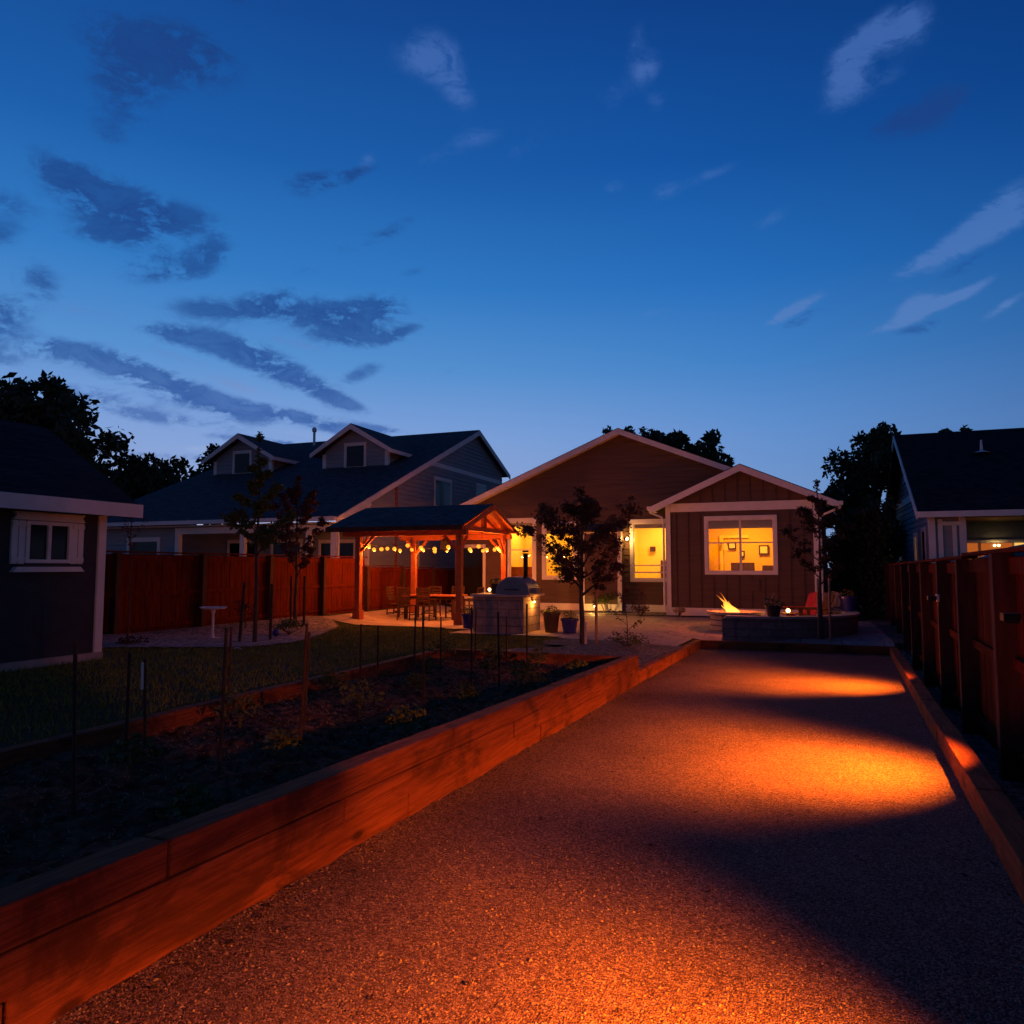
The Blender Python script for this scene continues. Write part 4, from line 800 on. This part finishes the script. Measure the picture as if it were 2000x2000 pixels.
bp = pot('barrel_planter', 'dark barrel planter right of the oven counter', 'planter', (-5.92, 18.1, .04), .22, .5, M['darkpot'], M['greenleaf'], None, 4, .8)
cl = thing('candle_lamp', 'small glowing candle lamp on the left end of the oven counter', 'lamp', (-7.72, 18.3, 1.0))
obj('glass_cup', MB().lathe([(.05, 0), (.06, .1), (.055, .1), (.045, .01)], k=12), M['glass'], cl); obj('candle', MB().ball((0, 0, .09), .04, 6), M['lamp'], cl); light('candle_light', 'POINT', (0, -.02, .22), 10, (1, .36, .06), cl, shadow_soft_size=.04)
cs = thing('counter_side_lamp', 'hooded lamp glowing on the right side of the oven counter', 'wall lamp', (cx1 + .04, 18.1, .80))
obj('hood', MB().box(-.03, .05, -.06, .06, .02, .05), M['black'], cs); obj('bulb', MB().ball((.02, 0, -.0), .028, 6), M['lamp'], cs); light('side_light', 'POINT', (.10, 0, -.06), 22, (1, .30, .04), cs, shadow_soft_size=.03)
pl_ = thing('path_lamp', 'low path lamp glowing behind the round bush by the bay', 'path lamp', (-6.75, 25.55, .05))
obj('stem', MB().tube([(0, 0, 0), (0, 0, .28)], .012, 6), M['black'], pl_); obj('cap', MB().lathe([(.1, .29), (.01, .36)], k=12), M['black'], pl_); obj('bulb', MB().ball((0, 0, .26), .03, 6), M['lamp'], pl_); light('path_light', 'POINT', (0, -.1, .2), 30, (1, .50, .10), pl_, shadow_soft_size=.04)

# ------------------------------------------------------------------ fire pit and seat wall
FP = thing('fire_pit', 'round block fire pit with a tall flame by the seat wall', 'fire pit', (-1.62, 20.95, 0))
obj('ring', MB().lathe([(.66, -.05), (.66, .44)], k=36), M['stone2'], FP); obj('cap', MB().lathe([(.44, .30), (.44, .50), (.76, .50), (.76, .44), (.5, .44)], k=36), M['concrete'], FP)
obj('burner_bed', MB().lathe([(.001, .40), (.2, .42), (.43, .38)], k=24), M['black'], FP)
fl = MB(); rs = random.Random(9)
for k in range(26):
    a = rs.random() * 6.28; r0 = rs.uniform(0, .16); h = rs.uniform(.22, .56) * (1.15 if k < 5 else .75); bx, by = r0 * math.cos(a), r0 * math.sin(a); pts = []; rad = []
    w = rs.uniform(.035, .07)
    for i in range(8):
        t = i / 7; pts.append((bx - .02 - .8 * h * t ** 1.15 + .03 * math.sin(t * 7 + k), by + .02 * math.cos(t * 6 + k * 2), .40 + h * t)); rad.append(w * (math.sin(math.pi * min(.95, .28 + t * .72)) ** 1.2) * (1 - t * .55) + .001)
    fl.tube(pts, rad, 6)
M['flame'] = bpy.data.materials.new('flame'); M['flame'].use_nodes = True; nt = M['flame'].node_tree; b = nt.nodes['Principled BSDF']; t_ = nt.nodes.new('ShaderNodeTexCoord'); s_ = nt.nodes.new('ShaderNodeSeparateXYZ'); nt.links.new(t_.outputs['Object'], s_.inputs[0])
fc = ramp(mapr(s_.outputs[2], .38, 1.0, 0, 1, False, nt), [(0, (1, .60, .14)), (.35, (1, .44, .05)), (1, (1, .16, .008))], nt)
nt.nodes.clear(); t_ = nt.nodes.new('ShaderNodeTexCoord'); s_ = nt.nodes.new('ShaderNodeSeparateXYZ'); nt.links.new(t_.outputs['Object'], s_.inputs[0])
fc = ramp(mapr(s_.outputs[2], .38, 1.0, 0, 1, False, nt), [(0, (1, .60, .14)), (.35, (1, .44, .05)), (1, (1, .16, .008))], nt)
em = nt.nodes.new('ShaderNodeEmission'); nt.links.new(fc, em.inputs[0]); em.inputs[1].default_value = 2.2
tr_ = nt.nodes.new('ShaderNodeBsdfTransparent'); lw_ = nt.nodes.new('ShaderNodeLayerWeight'); lw_.inputs[0].default_value = .35; mx_ = nt.nodes.new('ShaderNodeMixShader'); ou_ = nt.nodes.new('ShaderNodeOutputMaterial')
nt.links.new(mth('ADD', mapr(lw_.outputs['Facing'], 0.05, .75, .25, 1, True, nt), mapr(s_.outputs[2], .6, 1.0, 0, .4, True, nt), clamp=True, nt=nt), mx_.inputs[0]); nt.links.new(em.outputs[0], mx_.inputs[1]); nt.links.new(tr_.outputs[0], mx_.inputs[2]); nt.links.new(mx_.outputs[0], ou_.inputs[0])
obj('flame', fl, M['flame'], FP, smooth=True)
light('fire_light', 'POINT', (-.15, -.1, .95), 100, (1, .16, .02), FP, shadow_soft_size=.18)
SW = thing('seat_wall', 'low curved stone seat wall at the end of the court', 'seat wall', (-1.25, 21.6, 0))
a0, a1 = R(-98), R(28)
obj('block_base', MB().lathe([(2.40, -.12), (2.40, .44), (2.68, .44), (2.68, -.12)], k=40, a0=a0, a1=a1), M['stone'], SW)
obj('end_block', MB().cbox((2.54 * math.cos(a0) - .01, 2.54 * math.sin(a0), .16), (.30, .30, .56), a0), M['stone'], SW)
obj('cap_stone', MB().lathe([(2.36, .445), (2.36, .50), (2.73, .50), (2.73, .445), (2.36, .445)], k=40, a0=a0 - .03, a1=a1), M['concrete'], SW)
def on_wall(deg, r=2.55): return (-1.25 + r * math.cos(R(deg)), 21.6 + r * math.sin(R(deg)), .50)
pot('potted_plant', 'dark pot of pale trailing flowers on the seat wall right of the flame', 'potted plant', on_wall(-75), .19, .26, M['darkpot'], M['greenleaf'], M['flower'], 6, 1.15)
pot('potted_plant', 'tall blue bucket pot of red flowers at the right end of the seat wall', 'potted plant', on_wall(12), .22, .40, M['bluepot'], M['greenleaf'], M['redflower'], 7, .8)
ld = thing('table_lantern', 'glowing tea light lantern right of the dark flower pot', 'lantern', (-.28, 20.9, .0))
obj('stand', MB().tube([(0, 0, 0), (0, 0, .46)], .03, 8).tube([(0, 0, .46), (0, 0, .49)], .25, 18), M['cedar_dk'], ld); obj('candle', MB().ball((0, 0, .55), .05, 6), M['lamp'], ld); light('tea_light', 'POINT', (0, -.05, .64), 14, (1, .32, .05), ld, shadow_soft_size=.04)
def adirondack(lab, loc, rz, m):
    c = thing('lounge_chair', lab, 'chair', loc, rz, 'lounge chairs around the fire pit')
    b = MB()
    for k in range(5): b.cbox((-.22 + k * .11, -.30, .62), (.1, .022, .74 - abs(k - 2) * .05), rx=.38)
    obj('backrest', b, m, c); s = MB()
    for k in range(5): s.cbox((0, -.12 + k * .11, .30 + k * .02), (.52, .095, .02), rx=.17)
    obj('seat', s, m, c)
    for x in (-.30, .30): obj('armrest', MB().box(x - .06, x + .06, -.35, .42, .52, .545), m, c); obj('leg', MB().box(x - .02, x + .02, .28, .36, 0, .52), m, c); obj('leg', MB().beam((x, -.5, .03), (x, .32, .34), .03, .09), m, c)
    return c
adirondack('bright red lounge chair facing the fire pit', (.12, 22.75, .02), R(128), M['redpaint'])
adirondack('dark wooden lounge chair just right of the red chair', (.42, 22.05, .02), R(110), M['cedar_dk'])
adirondack('pale weathered lounge chair between the thin tree and the blue bucket pot', (.72, 23.2, .02), R(150), M['stakewood'])

# ------------------------------------------------------------------ trees
def small_tree(name, lab, loc, h, th, trunk_r, crown, nl, ls, leafm, seed, limbs=7, lean=(0, 0), vase=.8, group=None, sub=4, zc=.5, motif=None):
    """crown = half width at its widest; limbs leave the trunk from th upward"""
    rs = random.Random(seed); t = thing(name, lab, 'tree', loc, 0, group); tk = MB(); lf = MB()
    top = Vector((lean[0], lean[1], h)); P = [Vector((lean[0] * k + rs.uniform(-.02, .02), lean[1] * k + rs.uniform(-.02, .02), h * k)) for k in (0, .15, .3, .45, .6, .75, .9, 1)]
    P[0] = Vector((0, 0, -.05)); tk.tube(P, [trunk_r * (1.15 - .98 * k) for k in (0, .15, .3, .45, .6, .75, .9, 1)], 8)
    def leaves(p, n, spread, s=ls):
        for _ in range(n):
            q = p + Vector((rs.gauss(0, spread), rs.gauss(0, spread), rs.gauss(0, spread * .8))); a = Vector((rs.gauss(0, 1), rs.gauss(0, 1), rs.gauss(0, .7))).normalized(); b = a.orthogonal().normalized(); b.rotate(Matrix.Rotation(rs.random() * 6.3, 3, a)); z = s * rs.uniform(.6, 1.35)
            lf.quad(q - a * z, q + b * z * .5 - a * z * .1, q + a * z, q - b * z * .5 - a * z * .1)
    segs = []
    for i in range(limbs):
        k = i / max(1, limbs - 1); z0 = th + (h * .86 - th) * k ** 1.1; az = i * 2.4 + rs.uniform(-.4, .4)
        prof = math.sin(math.pi * min(1, (.22 + k * .78))) ** .7 if zc == .5 else (1 - k) ** zc
        L = crown * max(.22, prof) * rs.uniform(.85, 1.15); a = Vector((lean[0] * z0 / h, lean[1] * z0 / h, z0)); up_ = vase * L
        pts = [a + Vector((math.cos(az) * L * u, math.sin(az) * L * u, up_ * (u ** 1.15) + .03 * math.sin(u * 5 + i))) for u in (0, .25, .5, .75, 1)]
        r0 = trunk_r * (.5 - .3 * k); tk.tube(pts, [r0 * (1.05 - .85 * u) for u in (0, .25, .5, .75, 1)], 6)
        for u in (.35, .55, .75, .95, 1.0):
            p = a.lerp(pts[-1], u) if u < 1 else pts[-1]; idx = min(3, int(u * 4)); p = pts[idx].lerp(pts[idx + 1], u * 4 - idx) if u < 1 else pts[-1]
            for _ in range(sub):
                d = Vector((math.cos(az) * .6 + rs.gauss(0, .7), math.sin(az) * .6 + rs.gauss(0, .7), rs.uniform(-.15, 1.0))).normalized() * L * rs.uniform(.18, .42)
                tk.tube([p, p + d * .5 + Vector((0, 0, .01)), p + d], [r0 * .28, r0 * .2, .002], 4, cap=False); segs.append((p, p + d))
    segs += [(P[-3], P[-2]), (P[-2], P[-1]), (P[-1] - Vector((0, 0, .1)), P[-1])] * 2
    per = max(1, nl // len(segs))
    for a, b in segs:
        for _ in range(3): leaves(a.lerp(b, rs.uniform(.25, 1.05)), max(1, per // 3), crown * .055)
    obj('trunk', tk, M['bark'], t, smooth=True); obj('crown', lf, leafm, t, fixn=False); return t
mt_ = small_tree('maple_tree', 'young dark maple tree standing in front of the lit windows', (-4.24, 15.04, .05), 3.27, 1.05, .055, .98, 11000, .036, M['mapleleaf'], 12, 14, vase=.72, sub=5)
obj('trunk_wrap', MB().tube([(0.06, 0, -.02), (.06, 0, .5)], .035, 10), M['wrap'], mt_)
small_tree('young_tree', 'slender dark tree between two stakes at the right end of the court', (.50, 19.3, -.08), 3.85, 1.35, .04, .62, 7500, .034, M['mapleleaf'], 22, 13, lean=(-.03, 0), vase=1.0, sub=4)
small_tree('young_tree', 'tall slim green tree with a pale trunk in the rock bed', (-9.65, 11.43, .22), 4.0, 1.7, .036, .56, 10000, .036, M['greenleaf'], 32, 14, lean=(.0, 0), vase=.7, sub=4, zc=.6)
ct = bpy.data.objects['crown']
small_tree('plum_tree', 'reddish multi stemmed tree beside the cedar fence', (-12.45, 16.3, .2), 3.9, 1.2, .045, .66, 9500, .035, M['redleaf'], 42, 11, vase=1.5, sub=4)
small_tree('bare_sapling', 'thin nearly bare sapling next to the shed corner', (-11.1, 9.85, .3), 2.6, 1.6, .016, .22, 40, .02, M['redleaf'], 52, 7, vase=1.6, sub=2)
for (x, y, z, h, r, dx, m, lab, g) in ((-4.02, 15.35, .05, 1.25, .03, .0, 'stakewood', 'wooden stake right of the young maple trunk', 'tree stakes'), (.40, 19.3, -.08, 1.5, .022, .03, 'stakewood', 'left stake of the slender tree by the seat wall', 'tree stakes'), (.66, 19.1, -.08, 1.52, .028, .02, 'stakewood', 'lit right stake of the slender tree by the seat wall', 'tree stakes'),
        (-9.95, 11.35, .2, 1.2, .03, .10, 'stake', 'leaning dark stake left of the pale trunked tree', 'tree stakes'), (-10.0, 12.3, .2, 1.15, .03, .02, 'stake', 'dark stake right of the pale trunked tree', 'tree stakes'), (-12.6, 16.3, .2, 1.25, .03, 0, 'stake', 'dark stake left of the reddish tree', 'tree stakes'), (-12.25, 16.4, .2, 1.25, .03, 0, 'stake', 'dark stake right of the reddish tree', 'tree stakes')):
    tag(obj('tree_stake', MB().tube([(x, y, z - .05), (x + dx, y, z + h)], r, 8), M[m]), lab, 'stake', g)
def big_tree(name, lab, loc, h, tr, lobes, n, ls, seed, group='trees beyond the fences'):
    rs = random.Random(seed); t = thing(name, lab, 'tree', loc, 0, group); tk = MB(); lf = MB()
    tk.tube([(0, 0, -.3), (tr * .3, 0, h * .25), (-tr * .2, 0, h * .5), (0, 0, h * .8)], [tr, tr * .8, tr * .55, tr * .2], 9)
    tot = sum(q[3] ** 2 for q in lobes)
    for cx_, cy_, cz_, r in lobes:
        tk.tube([(0, 0, h * .3), (cx_ * .5, cy_ * .5, (h * .3 + cz_) / 2 + .1), (cx_, cy_, cz_)], [tr * .4, tr * .25, tr * .06], 6)
        subs = []
        for _ in range(int(9 + r * 3)):
            d = Vector((rs.gauss(0, 1), rs.gauss(0, 1), rs.gauss(0, .9))).normalized() * r * rs.uniform(.55, 1.05); subs.append((Vector((cx_, cy_, cz_)) + d, r * rs.uniform(.18, .38)))
        subs.append((Vector((cx_, cy_, cz_)), r * .62))
        for k in range(int(n * r * r / tot)):
            c, q = subs[-1] if rs.random() < .42 else rs.choice(subs)
            d = Vector((rs.gauss(0, 1), rs.gauss(0, 1), rs.gauss(0, 1))).normalized() * q * rs.random() ** .42 * 1.1; p = c + d
            a = Vector((rs.gauss(0, 1), rs.gauss(0, 1), rs.gauss(0, 1))).normalized(); b = a.orthogonal().normalized(); b.rotate(Matrix.Rotation(rs.random() * 6.3, 3, a)); z = ls * rs.uniform(.5, 1.4)
            lf.quad(p - a * z, p + b * z * .5, p + a * z, p - b * z * .5)
    obj('trunk', tk, M['bark'], t, smooth=True); obj('crown', lf, M['bigleaf'], t, fixn=False); return t
big_tree('oak_tree', 'largest round black tree rising over the shed roof', (-42.5, 30, 0), 12.5, .45, [(0, 0, 9.6, 3.3), (-4, 0, 8.8, 3.0), (3.4, 0, 8.0, 2.7), (-1.6, 1, 11.0, 2.0), (4.6, 0, 5.6, 2.0), (0, 0, 6.0, 3.0), (1.8, 0, 10.4, 1.7)], 15000, .27, 101)
big_tree('bushy_tree', 'bushy black tree between the big tree and the grey roof', (-38.6, 35, 0), 9, .3, [(0, 0, 7.3, 2.3), (-1.9, 0, 6.0, 2.1), (1.9, 0, 6.4, 1.9), (.2, 0, 4.4, 2.1), (3.2, 0, 5.2, 1.5)], 8500, .23, 102)
big_tree('bushy_tree', 'loose leafed tree just left of the first dormer', (-38.5, 41, 0), 9.5, .28, [(0, 0, 8.3, 1.7), (1.3, 0, 7.2, 1.6), (-1.6, 0, 7.0, 1.6), (2.6, 0, 6.7, 1.1), (.3, 0, 5.4, 1.9), (.1, 0, 9.8, .7)], 5200, .21, 103)
big_tree('bushy_tree', 'dark tree top showing above the main gable', (-8.2, 46, 0), 10.4, .3, [(0, 0, 8.9, 1.8), (2.8, 0, 8.2, 1.7), (4.0, 0, 7.4, 1.1), (-2.3, 0, 9.3, 1.3), (1.2, 0, 9.4, .9)], 6500, .2, 104)
big_tree('bushy_tree', 'tall dark tree left of the right neighbour house', (2.75, 33.5, 0), 7.2, .28, [(0, 0, 5.6, 1.7), (-.9, 0, 4.2, 1.5), (.8, 0, 6.4, .9), (.2, 0, 2.8, 1.7), (-.3, 0, 1.6, 1.5), (.3, -1, 6.6, .8)], 11000, .14, 105)
big_tree('bushy_tree', 'dark shrubby tree filling the gap beside the extension', (2.25, 28.6, -.1), 4.2, .16, [(0, 0, 2.9, 1.1), (-.1, 0, 1.6, 1.15), (.1, 0, .8, 1.1), (.4, 0, 3.6, .7), (-.75, .3, 2.0, .75), (-.75, .3, 1.2, .8), (-.6, .3, 2.9, .6)], 10000, .09, 106)
big_tree('bushy_tree', 'distant tree tips above the right neighbour roof', (9.5, 55, 0), 11, .3, [(0, 0, 9.7, 1.3), (-3.2, 0, 9.0, .9), (3.2, 0, 9.2, 1.2)], 3000, .2, 107)
lw = thing('distant_window', 'warm lit window glimpsed through the dark tree on the right', 'window', (0, 0, 0))
obj('pane', MB().box(1.55, 1.95, 39.9, 39.93, 2.5, 3.05).box(2.1, 2.35, 39.9, 39.93, 2.5, 3.05), emat('far_window_glow', (1, .5, .1), 1.5), lw)

# ------------------------------------------------------------------ garden stakes in the bed
ST = [(-4.07, 3.28, 1.25, -.05), (-4.75, 4.24, 1.05, .0), (-4.89, 4.55, .96, -.04), (-3.79, 4.16, 1.27, .03), (-5.15, 5.75, 1.12, .01), (-3.68, 4.9, 1.25, .05), (-4.11, 5.53, 1.12, .04), (-5.0, 7.82, 1.0, 0), (-4.99, 8.2, .95, .0), (-4.47, 8.19, 1.22, .02), (-3.57, 6.78, 1.27, -.03), (-4.82, 9.63, .98, 0), (-4.62, 10.38, 1.05, .02), (-3.58, 7.95, 1.23, 0), (-3.3, 8.13, 1.17, -.02), (-4.15, 10.5, .95, 0), (-3.3, 9.07, 1.22, 0)]
ORD = ['first', 'second', 'third', 'fourth', 'fifth', 'sixth', 'seventh', 'eighth', 'ninth', 'tenth', 'eleventh', 'twelfth', 'thirteenth', 'fourteenth', 'fifteenth', 'sixteenth', 'seventeenth']
def pxof(p):
    d = Vector((p[0], p[1], p[2] - EYE)); f = Vector((-math.sin(PSI), math.cos(PSI), 0)); r = Vector((math.cos(PSI), math.sin(PSI), 0)); return d.dot(r) / d.dot(f)
for i, (x, y, zt, dx) in enumerate(sorted(ST, key=lambda q: pxof((q[0], q[1], .2)))):
    lab = ORD[i] + ' thin dark stake from the left in the raised bed'
    s = obj('garden_stake', MB().tube([(x, y, .12), (x + dx, y, zt)], .0125 if y > 5 else .012, 6), M['stake']); tag(s, lab, 'stake', 'plant stakes standing in the raised bed')
    if (x, y) == (-4.89, 4.55): s['label'] = ORD[i] + ' stake from the left in the raised bed, with a white tag'; obj('white_tag', MB().tube([(x - .045, y - .005, .72), (x - .05, y - .005, .93)], .016, 6), M['white'], s)
# seedlings and straw
rs = random.Random(21); mbs = MB()
for i in range(9000):
    x, y = rs.uniform(-5.3, -2.4), 1 + 9.7 * rs.random() ** .8; z = .27 + .1 * smooth((x + 3.2) / .9) * (1 - y / 14) + rs.uniform(0, .03); a = rs.random() * 6.28; L = rs.uniform(.015, .06); w = .0035
    mbs.quad((x, y, z), (x + w, y + w, z), (x + L * math.cos(a), y + L * math.sin(a), z + rs.uniform(-.01, .025)))
tag(obj('straw_mulch', mbs, M['straw'], fixn=False), 'dry straw and chips scattered over the bed soil', 'mulch', kind='stuff')
SD = [(-4.3, 3.9), (-3.2, 3.3), (-4.7, 5.4), (-3.9, 6.1), (-3.0, 5.4), (-4.9, 7.1), (-4.1, 7.6), (-3.3, 7.2), (-4.7, 9.0), (-3.9, 9.2), (-3.2, 8.7), (-2.8, 9.7), (-4.3, 10.3), (-3.5, 10.1), (-2.85, 7.9), (-3.6, 4.6), (-5.0, 10.1)]
for i, (x, y) in enumerate(sorted(SD, key=lambda q: -q[1])):
    t = thing('seedling', ORD[i] + ' garden seedling counted from the far end of the raised bed', 'plant', (x, y, .26), 0, 'seedlings in the raised bed')
    q = random.Random(300 + i); hh = q.uniform(.16, .42); st_ = MB()
    for k in range(5): st_.tube([(0, 0, 0), (q.uniform(-.06, .06), q.uniform(-.06, .06), hh * q.uniform(.6, 1))], [.004, .002], 4)
    obj('stem', st_, M['greenleaf'], t); obj('leaves', leafy(MB(), (0, 0, hh * .4), .08 + hh * .42, 130, .032, q, 1.2), M['greenleaf'], t, fixn=False)

# ------------------------------------------------------------------ shrubs
def shrub(lab, loc, r, h, n, s, m, seed, cat='shrub'):
    q = random.Random(seed); t = thing('shrub', lab, cat, loc, 0, 'low shrubs around the patio'); st_ = MB()
    for k in range(9):
        a = q.random() * 6.28; st_.tube([(0, 0, 0), (r * .7 * math.cos(a), r * .7 * math.sin(a), h * q.uniform(.5, .9))], [.012, .004], 5)
    obj('stems', st_, M['bark'], t); f = MB()
    for _ in range(7):
        a = q.random() * 6.28; leafy(f, (r * .55 * math.cos(a), r * .55 * math.sin(a), h * q.uniform(.35, .7)), r * .6, n // 7, s, q, .8)
    obj('leaves', f, m, t, fixn=False); return t
shrub('feathery round bush in front of the bay above the path lamp', (-6.45, 25.9, .02), .42, .95, 900, .035, M['greenleaf'], 61)
shrub('low dark round shrub left of the extension corner', (-5.0, 24.9, .02), .32, .42, 500, .03, M['mapleleaf'], 62)
shrub('small spiky tuft against the extension skirt board', (-3.75, 25.05, .02), .22, .36, 300, .04, M['straw'], 63)
shrub('low shrub in the grey chip bed beside the court curb', (-3.35, 15.3, .03), .42, .22, 420, .028, M['greenleaf'], 64)
shrub('leafy clump at the base of the reddish tree', (-11.0, 14.2, .15), .38, .26, 420, .035, M['greenleaf'], 65)
shrub('dark clump in the rock bed beside the shed', (-11.1, 9.95, .25), .25, .2, 220, .03, M['mapleleaf'], 66)
small_tree('sapling', 'knee high sapling in the grey chip bed near the court curb', (-3.35, 15.25, .05), 1.25, .3, .012, .34, 90, .028, M['redleaf'], 67, 6, vase=.9, sub=2)
small_tree('bare_bush', 'leafless twiggy bush at the foot of the left cedar fence', (-12.9, 14.9, .2), .55, .1, .012, .3, 160, .03, M['redleaf'], 68, 8, vase=.9, sub=3)

# ------------------------------------------------------------------ small garden items
bb = thing('bird_bath', 'pale bird bath on a thin stem in the rock bed', 'bird bath', (-11.2, 12.0, .22))
obj('basin', MB().lathe([(.02, .60), (.24, .625), (.27, .66), (.25, .66), (.22, .64), (.01, .62)], k=24), M['white'], bb); obj('stem', MB().lathe([(.02, 0), (.05, .02), (.028, .1), (.025, .5), (.05, .6)], k=12), M['white'], bb); obj('base', MB().lathe([(.001, .03), (.15, .03), (.16, 0)], k=20), M['white'], bb)
gn = thing('garden_figurine', 'small pale figurine among plants in the rock bed', 'figurine', (-11.45, 14.7, .18)); obj('body', MB().lathe([(.001, 0), (.08, 0), (.07, .1), (.03, .17), (.035, .2), (.04, .24), (.001, .28)], k=12), M['white'], gn, smooth=True)
gb_ = obj('gazing_ball', MB().ball((-10.7, 13.35, .26), .08, 10), M['bluepot'], smooth=True); tag(gb_, 'small blue gazing ball resting on the rocks', 'ornament')
tag(obj('splash_block', MB().prism([(-.3, 0), (.3, 0), (.3, .05), (-.3, .09)], 'y', -.12, .12), M['concrete']), 'pale concrete splash block by the shed corner', 'splash block').location = (-11.7, 10.6, .24)
hd = thing('hose_end', 'pale hose nozzle lying on the lawn edge', 'hose', (-8.9, 10.1, .28)); obj('nozzle', MB().tube([(-.12, 0, .02), (0, .02, .05), (.12, 0, .02)], .02, 8), M['wrap'], hd)
um = thing('patio_umbrella', 'dark low umbrella canopy peeking over the right fence', 'umbrella', (3.55, 12.9, -.3)); obj('canopy', MB().lathe([(.01, 2.42), (.6, 2.30), (1.15, 2.08), (1.16, 2.04), (.6, 2.26), (.01, 2.38)], k=10), M['black'], um); obj('pole', MB().tube([(0, 0, 0), (0, 0, 2.4)], .03, 8), M['black'], um)
pc = thing('neighbour_lamp', 'bright narrow lamp just over the far right fence', 'lamp', (3.25, 21.3, 1.2)); obj('post', MB().tube([(0, 0, -1.5), (0, 0, .36)], .03, 8), M['black'], pc); obj('shade', MB().box(-.22, .22, -.08, .08, .40, .44), M['black'], pc); obj('tube', MB().box(-.18, .18, -.05, .05, .375, .395), M['lamp'], pc)
